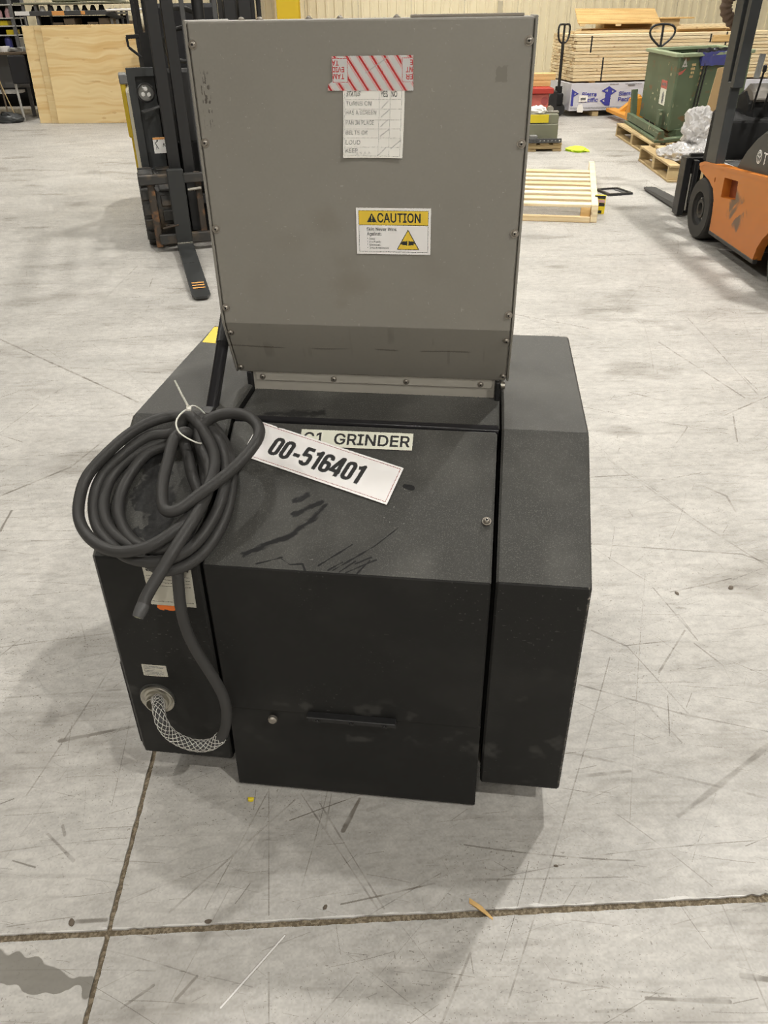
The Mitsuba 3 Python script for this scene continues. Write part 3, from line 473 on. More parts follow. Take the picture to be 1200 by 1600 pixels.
# ------------------------------------------------------------------ the checklist taped to the hood
ck = thing('paper_checklist', 'small white paper checklist taped to the raised grey hood', 'paper checklist')
def sheet_mesh(x0, x1, y0, y1, curl):
    nx, ny = 14, 18; X, Y = np.meshgrid(np.linspace(x0, x1, nx), np.linspace(y0, y1, ny))
    t = np.clip((y1 - 0.02 - Y) / (y1 - y0), 0, 1); s = np.abs((X - x0) / (x1 - x0) - 0.5) * 2
    Z = 0.0006 + curl * t ** 2 * (0.5 + 0.7 * s ** 3) + 0.0006 * np.sin(Y * 160 + X * 40) * t
    V = np.stack([X - 0.004 * t * np.where(X < (x0 + x1) / 2, 1, 0.9), Y, Z], -1).reshape(-1, 3)
    F = [[a, a + 1, a + 1 + nx, a + nx] for r in range(ny - 1) for a in range(r * nx, r * nx + nx - 1)]
    return (V, np.array(F))
add('sheet', sheet_mesh(0.3985, 0.4932, 1.1075, 1.2060, 0.0045), 'paper_white', ck, smooth=True, M=None) if False else None
def warp(m):
    m = asmesh(m).subdivide_to_size(0.006, max_iter=6).copy(); v = m.vertices
    x0, x1, y0, y1 = 0.3985, 0.4932, 1.1075, 1.2060
    t = np.clip((y1 - 0.02 - v[:, 1]) / (y1 - y0), 0, 1); s = np.abs((v[:, 0] - x0) / (x1 - x0) - 0.5) * 2
    v[:, 2] += 0.0006 + 0.0045 * t ** 2 * (0.5 + 0.7 * s ** 3) + 0.0006 * np.sin(v[:, 1] * 160 + v[:, 0] * 40) * t
    v[:, 0] -= 0.004 * t; m.vertices = v; return m
psheet = add('sheet', warp(rect(0.3985, 1.1075, 0.4932, 1.2060, 0.0003)), 'paper_white', ck, M=PH)
xL, xV1, xV2, xR = 0.4005, 0.4540, 0.4708, 0.4884
rowy = [1.1845, 1.1708, 1.1558, 1.1420, 1.1283, 1.1150, 1.1100]
rows = [1.1995, 1.1845, 1.1704, 1.1556, 1.1417, 1.1280, 1.1140]
yb = 1.1105
rl = [1.1890, 1.1760, 1.1614, 1.1486, 1.1357, 1.1228]; yb = 1.1100
gridm = [rect(xL, y, xR, y + 0.00035, 0.00015, 0.0003) for y in rl + [yb]] + [rect(x, yb, x + 0.00035, 1.2005, 0.00015, 0.0003) for x in (xL, xV1, xV2, xR)]
add('grid_lines', warp(join(*gridm)), 'ink_grey', psheet, M=PH)
cell = [(1.1810, 'TURNS ON', 0.0395), (1.1687, 'HAS A SCREEN', 0.0470), (1.1547, 'PAN IN PLACE', 0.0440), (1.1407, 'BELTS OK', 0.0345), (1.1268, 'LOUD', 0.0228), (1.1151, 'KEEP', 0.0190)]
tx = [move(text(s, 0.0060, w, 0.00015), TR(0.4026, y, 0.0003)) for y, s, w in cell]
hd = [move(text('STATUS', 0.0066, 0.0215, 0.00015, True, shear=0.3), TR(0.4028, 1.1938, 0.0003)), move(text('YES', 0.0076, 0.0108, 0.00015, True), TR(0.4565, 1.1930, 0.0003)), move(text('NO', 0.0074, 0.0088, 0.00015, True), TR(0.4730, 1.1930, 0.0003))]
add('row_text', warp(join(*tx, *hd)), 'ink_black', psheet, M=PH)
tk = [line([a, b], 0.0009, 0.00015, 0.0003) for a, b in (((0.4576, 1.1772), (0.4687, 1.1878)), ((0.4576, 1.1654), (0.4704, 1.1755)), ((0.4564, 1.1515), (0.4687, 1.1621)), ((0.4564, 1.1383), (0.4711, 1.1487)), ((0.4736, 1.1204), (0.4902, 1.1336)), ((0.4533, 1.1104), (0.4672, 1.1230)))]
tk += [move(line(p, 0.0005, 0.00015, 0.0003), TR(0.4185 + 0.0064 * k, 1.1118, 0)) for k, p in enumerate(([(0, 0), (0.004, 0.0005), (0.002, 0.004), (0.001, 0.0005)], [(0.003, 0.004), (0, 0.0035), (0.003, 0.002), (0.0005, 0)], [(0, 0), (0.002, 0.0045), (0.004, 0)], [(0, 0), (0.002, 0.0045), (0.004, 0.001)]))]
add('pencil_marks', warp(join(*tk)), 'ink_pencil', psheet, M=PH)
tape_poly = Polygon([(0.3832, 1.2470), (0.5062, 1.2476), (0.5066, 1.2012), (0.3752, 1.2016), (0.3765, 1.2105), (0.3830, 1.2135)])
tape = add('evidence_tape', prism_any(tape_poly, 0.0004, 0.0014), 'tape_grey', ck, label='grey and red striped tamper tape across the top of the paper', M=PH)
def stripes(off, wd, z):
    g = []
    for k in range(-4, 10):
        x = 0.360 + off + 0.0190 * k; g.append(Polygon([(x, 1.2500), (x + wd, 1.2500), (x + wd + 0.0357, 1.1990), (x + 0.0357, 1.1990)]))
    boxes = sbox(0.3832, 1.2120, 0.4072, 1.2445).union(sbox(0.4888, 1.2120, 0.5066, 1.2445))
    from shapely.ops import unary_union
    return prism_any(unary_union(g).intersection(tape_poly).difference(boxes), 0.00012, z)
add('tape_stripes_red', stripes(0.004, 0.0036, 0.0018), 'ink_red', tape, M=PH)
add('tape_stripes_pale', join(stripes(0.0012, 0.0018, 0.0018), stripes(0.0086, 0.0012, 0.0018)), 'ink_pale_red', tape, M=PH)
def flip(m, x, y): return move(m, TR(x, y, 0.0018) @ np.diag([-1., -1, 1, 1]))
tb = [outline([(0.3836, 1.2125), (0.4070, 1.2125), (0.4070, 1.2442), (0.3836, 1.2442)], 0.0006, 0.00012, 0.0018), outline([(0.4892, 1.2125), (0.5060, 1.2125), (0.5060, 1.2442), (0.4892, 1.2442)], 0.0006, 0.00012, 0.0018)]
wl = [flip(text('TAM', 0.0066, 0.0180, 0.00012, True), 0.4015, 1.2238), flip(text('EVID', 0.0066, 0.0185, 0.00012, True), 0.4018, 1.2328), flip(text('TA', 0.0066, 0.0100, 0.00012, True), 0.3935, 1.2415), flip(text('ER', 0.0066, 0.0105, 0.00012, True), 0.5058, 1.2228), flip(text('NT', 0.0066, 0.0100, 0.00012, True), 0.5052, 1.2322), flip(text('E', 0.0066, 0.0045, 0.00012, True), 0.5058, 1.2415)]
add('tape_lettering', join(tb[0], *wl[:3]), 'ink_red', tape, M=PH); add('tape_lettering', join(tb[1], *wl[3:]), 'ink_red', tape, M=PH)
add('crease', line([(0.4335, 1.2245), (0.4680, 1.2450)], 0.0013, 0.00012, 0.0019), 'tape_grey_dark', tape, M=PH)

# ------------------------------------------------------------------ the power cable
COIL = [[0.161,-0.0212,0.012],[0.1591,0.0162,0.012],[0.1662,0.0587,0.012],[0.1753,0.1099,0.012],[0.1694,0.162,0.012],[0.1555,0.2065,0.014],[0.135,0.2426,0.018],[0.1141,0.266,0.024],[0.0915,0.2649,0.03],[0.0488,0.2419,0.034],[0.0162,0.207,0.036],[-0.0109,0.1678,0.034],[-0.0301,0.1308,0.03],[-0.0311,0.089,0.028],[-0.0225,0.0568,0.028],[-0.0032,0.0304,0.03],[0.0243,0.0094,0.034],[0.0599,-0.0039,0.04],[0.091,-0.0041,0.045],[0.1199,0.0034,0.05],[0.1452,0.021,0.052],[0.165,0.0438,0.05],[0.1796,0.0746,0.046],[0.19,0.1131,0.042],[0.1948,0.1513,0.04],[0.1872,0.1885,0.04],[0.1683,0.2198,0.044],[0.1464,0.2449,0.046],[0.1258,0.2572,0.044],[0.1046,0.2354,0.028],[0.0663,0.228,0.024],[0.0355,0.2069,0.022],[0.0106,0.1773,0.02],[-0.0105,0.1455,0.016],[-0.0157,0.109,0.013],[-0.0088,0.0766,0.012],[0.0085,0.045,0.012],[0.0344,0.0209,0.014],[0.0705,-0.0027,0.018],[0.1102,-0.0113,0.022],[0.1492,-0.006,0.026],[0.1805,0.0156,0.028],[0.2016,0.0533,0.028],[0.2125,0.0966,0.028],[0.2138,0.1405,0.028],[0.205,0.1853,0.028],[0.1846,0.2217,0.03],[0.1593,0.2495,0.034],[0.1361,0.2631,0.036],[0.1143,0.2579,0.03],[0.088,0.2294,0.016],[0.0557,0.2102,0.012],[0.0262,0.1854,0.011],[0.0058,0.1537,0.01],[0.0004,0.1153,0.01],[0.008,0.0786,0.01],[0.0269,0.049,0.01],[0.0524,0.0292,0.01],[0.0845,0.0112,0.012],[0.1243,-0.017,0.012],[0.1598,-0.0162,0.012],[0.1906,0.0063,0.012],[0.2096,0.0404,0.012],[0.2207,0.0836,0.012],[0.2215,0.1312,0.012],[0.2128,0.1798,0.012],[0.1919,0.2242,0.014],[0.1647,0.2549,0.02],[0.1386,0.2699,0.026],[0.1176,0.2579,0.018],[0.0958,0.2203,0.012],[0.0666,0.206,0.01],[0.045,0.1792,0.01],[0.0337,0.1477,0.01],[0.0288,0.117,0.01],[0.033,0.0838,0.01],[0.0472,0.0556,0.01],[0.0689,0.0316,0.011],[0.1069,0.0126,0.02],[0.143,0.0122,0.03],[0.1653,0.0342,0.034],[0.1787,0.072,0.03],[0.1696,0.119,0.022],[0.1491,0.1563,0.02],[0.1358,0.1915,0.024],[0.1273,0.2147,0.03],[0.1359,0.2201,0.05],[0.123,0.2098,0.056],[0.1192,0.1701,0.058],[0.1195,0.1256,0.058],[0.127,0.0854,0.06],[0.1406,0.0623,0.062],[0.1613,0.0661,0.064],[0.1858,0.0893,0.066],[0.2158,0.1184,0.068],[0.2426,0.1495,0.07],[0.2623,0.1838,0.07],[0.2688,0.2155,0.068],[0.2521,0.2423,0.064],[0.2233,0.2565,0.06],[0.195,0.2566,0.056],[0.1738,0.2516,0.05],[0.1575,0.2389,0.044],[0.153,0.2162,0.036],[0.1738,0.1799,0.034],[0.1904,0.1347,0.036],[0.1936,0.0911,0.05],[0.1891,0.0532,0.062],[0.1789,0.0184,0.066],[0.1674,-0.0139,0.066],[0.1548,-0.0455,0.062],[0.1423,-0.0767,0.058],[0.1379,-0.0966,0.056]]
CORD = [[0.0755,-0.028,0.239],[0.0861,-0.05,0.2452],[0.0957,-0.068,0.2386],[0.1058,-0.072,0.2122],[0.1245,-0.07,0.1889],[0.1499,-0.064,0.172],[0.1772,-0.056,0.1701],[0.2003,-0.05,0.1947],[0.2112,-0.046,0.2378],[0.2108,-0.043,0.2793],[0.1979,-0.04,0.3224],[0.1801,-0.036,0.3628],[0.1642,-0.032,0.4063],[0.1566,-0.028,0.4492],[0.1558,-0.024,0.4876],[0.1575,-0.02,0.5215],[0.1585,-0.016,0.5403]]
pc = thing('power_cable', 'thick black power cable coiled on the left of the grinder, cut end hanging', 'cable')
path = [tuple(c) for c in CORD] + [slope_pt(*c) for c in COIL]
path[len(CORD):len(CORD) + 1] = []
curve = spline(path, 7)
add('cord', tube(curve, 0.0098, 14), 'cable_rubber', pc, smooth=50, M=MW)
e = np.array(path[-1]); d = e - np.array(path[-2]); d /= np.linalg.norm(d)
add('cut_end', tube([e - d * 0.002, e + d * 0.004, e + d * 0.012, e + d * 0.020], [0.0100, 0.0104, 0.0100, 0.0085], 14), 'dark_grey', pc, smooth=40, M=MW)
add('cut_mouth', tube([e + d * 0.0190, e + d * 0.0207], [0.0055, 0.0050], 12), 'olive_grey', pc, M=MW)
gp = spline([(0.0640, -0.006, 0.2190), (0.0685, -0.018, 0.232)] + [tuple(c) for c in CORD[:9]], 7)
gcurve = gp[:60]
LNG = np.r_[0, np.cumsum(np.linalg.norm(np.diff(gcurve, axis=0), axis=1))]
d_ = np.gradient(gcurve, axis=0); d_ /= np.linalg.norm(d_, axis=1)[:, None]
gm = []
add('cord_start', tube(spline([(0.0640, -0.002, 0.2185), (0.0690, -0.016, 0.232), tuple(CORD[0]), tuple(CORD[1])], 6), 0.0096, 12), 'cable_rubber', pc, smooth=50, M=MW)
u_ = np.cross(d_[0], [0, 0, 1.]); u_ /= np.linalg.norm(u_); U, W = [], []
for k in range(len(gcurve)):
    u_ = u_ - d_[k] * (u_ @ d_[k]); u_ /= np.linalg.norm(u_); U.append(u_); W.append(np.cross(d_[k], u_))
U, W = np.array(U), np.array(W)
for sgn in (1, -1):
    for k in range(7):
        a = sgn * LNG * 78 + 2 * np.pi * k / 7; r = 0.0106 + 0.0006 * np.sin(LNG * 400 + k)
        gm.append(tube(gcurve + r[:, None] * (np.cos(a)[:, None] * U + np.sin(a)[:, None] * W), 0.00068, 5))
gm.append(rod(gcurve[-1] + W[-1] * 0.0105 * -1, gcurve[-1] + d_[-1] * 0.014 + np.array([0.004, 0, -0.012]), 0.0005, 5))
add('wire_mesh_grip', join(*gm), 'wire_light', pc, smooth=True, label='woven wire strain relief where the cable leaves the gland', M=MW)
zt = thing('zip_tie', 'pale nylon zip tie around the top of the cable coil', 'cable tie')
loop = spline([slope_pt(0.1405, 0.2520, 0.075), slope_pt(0.1290, 0.2460, 0.072), slope_pt(0.1225, 0.2290, 0.072), slope_pt(0.1290, 0.2105, 0.073), slope_pt(0.1400, 0.2010, 0.070), slope_pt(0.1575, 0.1980, 0.056), slope_pt(0.163, 0.215, 0.03), slope_pt(0.158, 0.262, 0.012), slope_pt(0.147, 0.270, 0.05), slope_pt(0.1420, 0.2560, 0.073)], 8)
add('strap', tube(loop, 0.0016, 6), 'nylon_white', zt, smooth=True, M=MW)
add('lock', cbox((0, 0, 0), (0.008, 0.010, 0.006), 0.001), 'nylon_white', zt, M=MW @ frame(slope_pt(0.1405, 0.2520, 0.0765), (0.8, 0.4, -0.2), (-0.4, 0.85, 0.3)))
add('tail', tube([slope_pt(0.1400, 0.2540, 0.077), slope_pt(0.1325, 0.2640, 0.100), slope_pt(0.1247, 0.2761, 0.122)], [0.0021, 0.0019, 0.0015], 6), 'nylon_white', zt, smooth=True, M=MW)

# ------------------------------------------------------------------ small litter on the near floor
tag(add('plastic_scrap', crumple(trimesh.creation.icosphere(2, 0.006), 0.004, 260, 3, 0), 'yellow_plain', M=TR(-0.271, 0.979, 0.005) @ np.diag([1, 0.8, 0.6, 1])), 'tiny bright yellow scrap on the floor just in front of the drawer', 'scrap')
tag(add('wood_splinter', hull([(-0.026, 0.004, 0.001), (-0.02, -0.004, 0.001), (0.028, -0.001, 0.001), (0.0, 0.005, 0.004), (0.026, 0.002, 0.002), (-0.01, -0.003, 0.004)]), 'pine_tan', M=TR(0.154, 0.752, 0.0) @ RZ(-0.75)), 'pale wood splinter lying across the front floor joint', 'splinter')
for k, (x, y, r) in enumerate(((-0.311, 0.738, 0.006), (-0.113, 0.760, 0.005), (-0.545, 0.740, 0.007), (0.300, 0.830, 0.004), (0.92, 1.62, 0.009), (0.77, 1.60, 0.007))):
    tag(add('dirt_crumb', crumple(trimesh.creation.icosphere(1, r), r * 0.3, 200, k, 0), 'crumb_brown', M=TR(x, y, r * 0.15) @ RZ(k) @ np.diag([1.1, 0.7, 0.3, 1])),
        ['dark crumb just above the front joint left of centre', 'small dark crumb above the front joint under the drawer', 'dark crumb beside the left joint crossing', 'tiny dark crumb on the floor right of the shadow', 'brown crumb at the right edge of the floor', 'brown crumb on the floor well right of the grinder'][k], 'dirt crumb')

# ------------------------------------------------------------------ helpers for wheels, pallets
def wheel(parent, M, r, w, lugs=0, hub='grimy_steel', tm='tyre', nm='wheel'):
    t = add(nm, move(lathe([(r * 0.55, -w / 2), (r * 0.93, -w / 2), (r, -w / 2 + r * 0.10), (r, w / 2 - r * 0.10), (r * 0.93, w / 2), (r * 0.55, w / 2), (r * 0.55, -w / 2)], 40), M), tm, parent, smooth=35)
    add('rim', move(lathe([(0, -w * 0.30), (r * 0.18, -w * 0.30), (r * 0.20, -w * 0.42), (r * 0.30, -w * 0.42), (r * 0.34, -w * 0.22), (r * 0.5, -w * 0.25), (r * 0.57, -w * 0.45), (r * 0.57, w * 0.4), (0, w * 0.4)], 40), M), hub, t, smooth=35)
    if lugs:
        for k in range(lugs):
            a = 2 * math.pi * k / lugs
            for s in (-1, 1):
                add('lug', cbox((0, 0, 0), (r * 0.13, r * 0.30, w * 0.42), 0.004), tm, t, M=M @ RZ(a + s * 0.09) @ TR(r * 1.0, 0, s * w * 0.26))
    else:
        for k in range(6):
            a = 2 * math.pi * k / 6; add('nut', move(lathe([(0, 0.012), (0.008, 0.012), (0.010, 0), (0, 0)], 6), M @ RZ(a) @ TR(r * 0.34, 0, -w * 0.30) @ RX(math.pi)), 'mid_grey', t)
    return t
def pallet(label, M, L=1.2, W=1.0, cat='pallet', H=0.14, m='old_pallet_wood', group=None, nd=7):
    t = thing('wooden_pallet', label, cat, group)
    for k in range(nd): add('deck_board', cbox((0.05 + (W - 0.1) * k / (nd - 1), L / 2, H - 0.010), (0.098, L, 0.02), 0.003), m, t, M=M)
    for k in range(3): add('stringer', cbox((W / 2, 0.045 + (L - 0.09) * k / 2, H / 2), (W, 0.09 if k == 1 else 0.045, H - 0.04), 0.003), m, t, M=M)
    for k in range(3): add('bottom_board', cbox((0.05 + (W - 0.1) * k / 2, L / 2, 0.010), (0.098, L, 0.02), 0.003), m, t, M=M)
    return t

# ------------------------------------------------------------------ left forklift, its forks towards us
fa = np.array([0.276, -0.961, 0]); fr = np.array([0.961, 0.276, 0])
LF = frame((-1.237, 5.241, 0), fr, -fa, (0, 0, 1))
lf = thing('forklift', 'dark forklift behind the hood on the left, one fork pointing at the camera', 'forklift', None)
def ladd(n, m, mt, parent=lf, **k): return add(n, m, mt, parent, M=LF, **k)
for s0 in (-0.036, 0.50):
    tip = Polygon([(-0.05, 0), (0.05, 0), (0.05, -1.06), (0.03, -1.105), (-0.03, -1.105), (-0.05, -1.06)])
    bl = trimesh.creation.extrude_polygon(tip, 1.0, engine='earcut'); bl = bl.subdivide_to_size(0.15); v = bl.vertices
    th = 0.042 + (0.012 - 0.042) * np.clip(-v[:, 1] / 1.105, 0, 1); v[:, 2] = 0.012 + v[:, 2] * th; v[:, 0] += s0
    f = ladd('fork', join(bl, bx(s0 - 0.051, s0 + 0.051, -0.004, 0.040, 0.014, 0.500, 0.006)), 'fork_steel')
    ladd('heel_wear', bx(s0 - 0.05, s0 + 0.05, -0.0075, -0.003, 0.052, 0.060, 0.001), 'dull_steel', f)
    ladd('weld_mark', bx(s0 - 0.045, s0 + 0.02, -0.46, -0.452, 0.030, 0.0425, 0.001), 'void_black', f)
    for k in range(3): ladd('stripe_mark', move(bx(-0.034, 0.034, -0.008, 0.008, 0, 0.001, 0.0004), TR(s0, -0.955 + 0.046 * k, 0.0302 + 0.0012 * k) @ RX(0.027)), 'stripe_orange', f)
ca_ = ladd('carriage', join(bx(-0.265, 0.755, 0.010, 0.055, 0.415, 0.470, 0.005), bx(-0.19, 0.755, 0.010, 0.055, 0.050, 0.112, 0.005)), 'grimy_steel')
for s in (-0.195, 0.685): ladd('side_plate', bx(s - 0.022, s + 0.022, 0.030, 0.060, 0.030, 0.44, 0.006), 'rusty_steel', ca_)
for s in (0.10, 0.38): ladd('upright_plate', bx(s - 0.02, s + 0.02, 0.055, 0.08, 0.05, 0.47, 0.004), 'rusty_steel', ca_)
ladd('pin', rod((0.03, 0.03, 0.372), (0.115, 0.03, 0.378), 0.010), 'dull_steel', ca_)
ladd('wedge', bar((-0.16, 0.02, 0.150), (-0.06, -0.003, 0.172), 0.02, 0.010), 'rusty_steel', ca_)
for a, b, n in ((-0.060, 0.012, 'outer'), (0.030, 0.098, 'inner'), (0.392, 0.460, 'inner'), (0.478, 0.55, 'outer')):
    ladd('mast_rail', join(bx(a, b, 0.14, 0.152, 0.10, 2.15), bx(a, a + 0.012, 0.14, 0.24, 0.10, 2.15), bx(b - 0.012, b, 0.14, 0.24, 0.10, 2.15)), 'black_metal')
for z in (0.28, 1.95, 2.13): ladd('mast_crossbar', bx(-0.06, 0.55, 0.20, 0.24, z - 0.03, z + 0.03), 'black_metal')
for s in (0.15, 0.34): ladd('lift_chain', bx(s - 0.014, s + 0.014, 0.17, 0.18, 0.40, 2.05), 'dark_grey')
ladd('lift_cylinder', rod((0.245, 0.21, 0.15), (0.245, 0.21, 1.8), 0.035, 16), 'black_metal', smooth=40)
ladd('hose', tube(spline([(0.06, 0.22, 1.32), (0.10, 0.35, 1.345), (0.19, 0.45, 1.34), (0.27, 0.50, 1.30), (0.30, 0.52, 1.1)], 8), 0.016, 8), 'rubber', smooth=True)
for s in (-0.155, 0.645): wheel(lf, LF @ frame((s, 0.30, 0.238), (0, 1, 0), (0, 0, 1), (1, 0, 0)), 0.222, 0.22, 16, 'rusty_steel', 'grimy_steel')
for s in (-0.11, 0.60): wheel(lf, LF @ frame((s, 1.65, 0.20), (0, 1, 0), (0, 0, 1), (1, 0, 0)), 0.195, 0.16)
bd = ladd('body', bx(-0.245, 0.735, 0.80, 1.55, 0.22, 0.90, 0.03), 'forklift_cream'); ladd('front_frame', join(bx(-0.05, 0.54, 0.27, 0.32, 0.05, 0.62, 0.01), bx(-0.215, 0.69, 0.53, 0.82, 0.40, 0.86, 0.02)), 'void_black')
ladd('counterweight', slab_profile([(1.5, 0.15), (1.5, 0.95), (1.85, 0.93), (2.05, 0.7), (2.05, 0.2)], -0.26, 0.75, 0.04), 'amber_yellow')
ladd('yellow_side_panel', bx(-0.275, -0.24, 1.18, 1.5, 0.555, 0.945, 0.008), 'amber_yellow', bd)
ladd('panel_cap', bx(-0.278, -0.22, 1.17, 1.5, 0.90, 0.96, 0.006), 'rack_grey', bd)
br = ladd('lamp_bracket', join(bx(-0.226, -0.176, 0.40, 0.44, 0.43, 1.035), bx(-0.226, -0.06, 0.40, 0.44, 0.985, 1.035), bx(-0.226, -0.06, 0.44, 0.452, 0.43, 1.035), bx(-0.200, -0.150, 0.36, 0.40, 0.02, 0.46)), 'charcoal')
ladd('lamp_shelf', bar((-0.165, 0.33, 0.795), (-0.04, 0.35, 0.825), 0.10, 0.008), 'dark_grey', br)
hl = ladd('headlight', lathe([(0, 0.055), (0.030, 0.05), (0.052, 0.012), (0.056, 0.0), (0.050, -0.006), (0.047, 0.004), (0, 0.01)], 28), 'black_metal', smooth=40)
scene[hl] = mikit.ply(move(lathe([(0, 0.055), (0.030, 0.05), (0.052, 0.012), (0.056, 0.0), (0.050, -0.006), (0.047, 0.004), (0, 0.01)], 28), LF @ frame((-0.126, 0.355, 0.900), (1, 0, 0), (0, 0, -1), (0, 1, 0))), 'black_metal', smooth=40)
add('lens', lathe([(0, -0.004), (0.03, -0.001), (0.047, 0.004), (0.047, 0.006), (0, 0.006)], 24), 'lens_glass', hl, smooth=40, M=LF @ frame((-0.126, 0.355, 0.900), (1, 0, 0), (0, 0, -1), (0, 1, 0)))
for k in range(3): add('led', lathe([(0, -0.006), (0.011, -0.005), (0.013, 0.0), (0, 0)], 12), 'white_plain', hl, M=LF @ frame((-0.126 + 0.02 * math.cos(2.1 * k + 1.5), 0.354, 0.900 + 0.02 * math.sin(2.1 * k + 1.5)), (1, 0, 0), (0, 0, -1), (0, 1, 0)))
for s in (-0.11, 0.60):
    ladd('guard_pillar', join(bx(s, s + 0.065, 0.49, 0.53, 0.62, 1.22), bx(s, s + 0.027, 0.49, 0.53, 1.20, 2.12), bx(s + 0.042, s + 0.067, 0.49, 0.53, 1.20, 2.12)), 'black_metal')
    ladd('rear_pillar', bx(s, s + 0.05, 1.55, 1.61, 0.8, 2.12), 'black_metal')
gd = ladd('overhead_guard', join(bx(-0.13, 0.68, 0.45, 0.52, 2.10, 2.17), bx(-0.13, 0.68, 1.55, 1.63, 2.10, 2.17), bx(-0.13, -0.07, 0.45, 1.63, 2.10, 2.17), bx(0.62, 0.68, 0.45, 1.63, 2.10, 2.17)), 'black_metal')
for k in range(6): ladd('guard_bar', bx(0.02 + 0.1 * k, 0.045 + 0.1 * k, 0.5, 1.58, 2.11, 2.15), 'black_metal', gd)
ladd('grab_handle', join(bar((-0.188, 0.6, 1.195), (-0.10, 0.6, 1.20), 0.014, 0.022), bar((-0.186, 0.6, 1.195), (-0.182, 0.6, 1.14), 0.014, 0.012), bar((-0.182, 0.6, 1.14), (-0.10, 0.6, 1.072), 0.014, 0.016), bar((-0.118, 0.6, 1.165), (-0.10, 0.6, 1.165), 0.014, 0.02)), 'black_metal')
wl_ = ladd('safety_label', bx(-0.133, -0.052, 0.252, 0.256, 0.562, 0.655, 0.001), 'white_plain', label='white safety label with an orange strip and small figures')
ladd('safety_label_strip', bx(-0.133, -0.052, 0.250, 0.253, 0.643, 0.655, 0.0005), 'stripe_orange', wl_)
add('safety_label_figure', join(line([(-0.118, 0.585), (-0.112, 0.605), (-0.120, 0.622), (-0.108, 0.632)], 0.004), line([(-0.112, 0.605), (-0.103, 0.588)], 0.004), prism_any(Point(-0.106, 0.636).buffer(0.005), 0.0004), line([(-0.075, 0.60), (-0.068, 0.62), (-0.062, 0.60)], 0.004)), 'ink_black', wl_, M=LF @ frame((0, 0.2515, 0), (1, 0, 0), (0, 0, 1), (0, -1, 0)))
ladd('dash', bx(-0.04, 0.60, 0.44, 0.56, 0.55, 1.02, 0.02), 'dark_grey')
ladd('steering_wheel', tube([(0.20 + 0.16 * math.cos(a), 0.78 + 0.16 * math.sin(a) * 0.75, 1.14 - 0.10 * math.sin(a)) for a in np.linspace(0, 2 * np.pi, 33)], 0.014, 8, False), 'rubber', smooth=True)
ladd('seat', join(bx(0.02, 0.50, 0.95, 1.40, 0.88, 0.98, 0.03), bx(0.04, 0.48, 1.36, 1.48, 0.95, 1.38, 0.04)), 'fabric_black')
ladd('hydraulic_lever', rod((0.42, 0.62, 1.0), (0.44, 0.64, 1.22), 0.008), 'dark_grey')

# ------------------------------------------------------------------ orange forklift on the right, facing away
of = thing('forklift', 'orange forklift with dark grey seat hood at the right edge, facing the lumber', 'forklift')
def oadd(n, m, mt, parent=of, **k): return add(n, m, mt, parent, **k)
XS = 2.10
arch = [(5.455 - 0.0 + 0.012 * math.cos(a), 0.425 + 0.012 * math.sin(a)) for a in np.linspace(-1.2, 1.4, 4)]
side = Polygon([(5.110, 0.108), (5.115, 0.20), (5.135, 0.285), (5.185, 0.345), (5.27, 0.378), (5.38, 0.398)] + arch + [(5.39, 0.458), (4.90, 0.486), (4.468, 0.513), (3.60, 0.566), (3.60, 0.10), (3.66, 0.10)] +
               [(4.045 - 0.385 * math.cos(a), 0.09 + 0.265 * math.sin(a)) for a in np.linspace(0.1, math.pi - 0.1, 14)] + [(4.43, 0.098)])
hole = Polygon([(5.040, 0.434), (4.836, 0.446), (4.823, 0.344), (5.036, 0.322)]).buffer(-0.008).buffer(0.008)
slot = Polygon([(5.186, 0.410), (5.172, 0.411), (5.170, 0.385), (5.184, 0.384)])
pm = trimesh.creation.extrude_polygon(side.difference(hole).difference(slot), 0.05, engine='earcut')
SIDE = frame((XS, 0, 0), (0, 1, 0), (0, 0, 1), (1, 0, 0))
sp = oadd('side_panel', move(pm, SIDE), 'orange_paint')
oadd('top_lip', move(prism_any(LineString([(5.46, 0.438), (5.39, 0.456), (4.90, 0.484), (4.468, 0.511), (3.60, 0.564)]).buffer(0.010), 0.06), SIDE @ TR(0, 0.006, -0.004)), 'orange_paint', sp)
oadd('step_pocket', bx(XS + 0.05, XS + 0.14, 4.80, 5.06, 0.30, 0.455, 0.002), 'hole_orange', sp)
oadd('sill', bar((XS + 0.012, 5.11, 0.100), (XS + 0.012, 4.42, 0.092), 0.03, 0.022), 'old_pallet_wood' if False else 'grimy_steel', sp)
pm2 = trimesh.creation.extrude_polygon(side, 0.05, engine='earcut'); oadd('side_panel', move(pm2, frame((3.06, 0, 0), (0, 1, 0), (0, 0, 1), (1, 0, 0))), 'orange_paint')
ch = oadd('chassis', join(bx(2.16, 3.05, 3.35, 5.05, 0.14, 0.46, 0.01), bx(2.30, 2.90, 5.0, 5.75, 0.10, 0.40, 0.01)), 'void_black')
oadd('floor_plate', bx(2.15, 3.06, 4.85, 5.42, 0.455, 0.475, 0.004), 'decal_grey', ch)
oadd('floor_mat', bx(2.20, 3.0, 4.95, 5.36, 0.475, 0.480, 0.002), 'dark_grey', ch)
oadd('counterweight', slab_profile([(3.26, 0.13), (3.24, 0.60), (3.50, 0.74), (3.64, 0.70), (3.64, 0.13)], 2.12, 3.085, 0.03), 'charcoal')
wheel(of, frame((2.185, 5.36, 0.190), (0, 1, 0), (0, 0, 1), (1, 0, 0)), 0.19, 0.17); wheel(of, frame((3.02, 5.36, 0.190), (0, 1, 0), (0, 0, 1), (-1, 0, 0)), 0.19, 0.17)
wheel(of, frame((2.165, 4.06, 0.19), (0, 1, 0), (0, 0, 1), (1, 0, 0)), 0.19, 0.15); wheel(of, frame((3.04, 4.06, 0.19), (0, 1, 0), (0, 0, 1), (-1, 0, 0)), 0.19, 0.15)
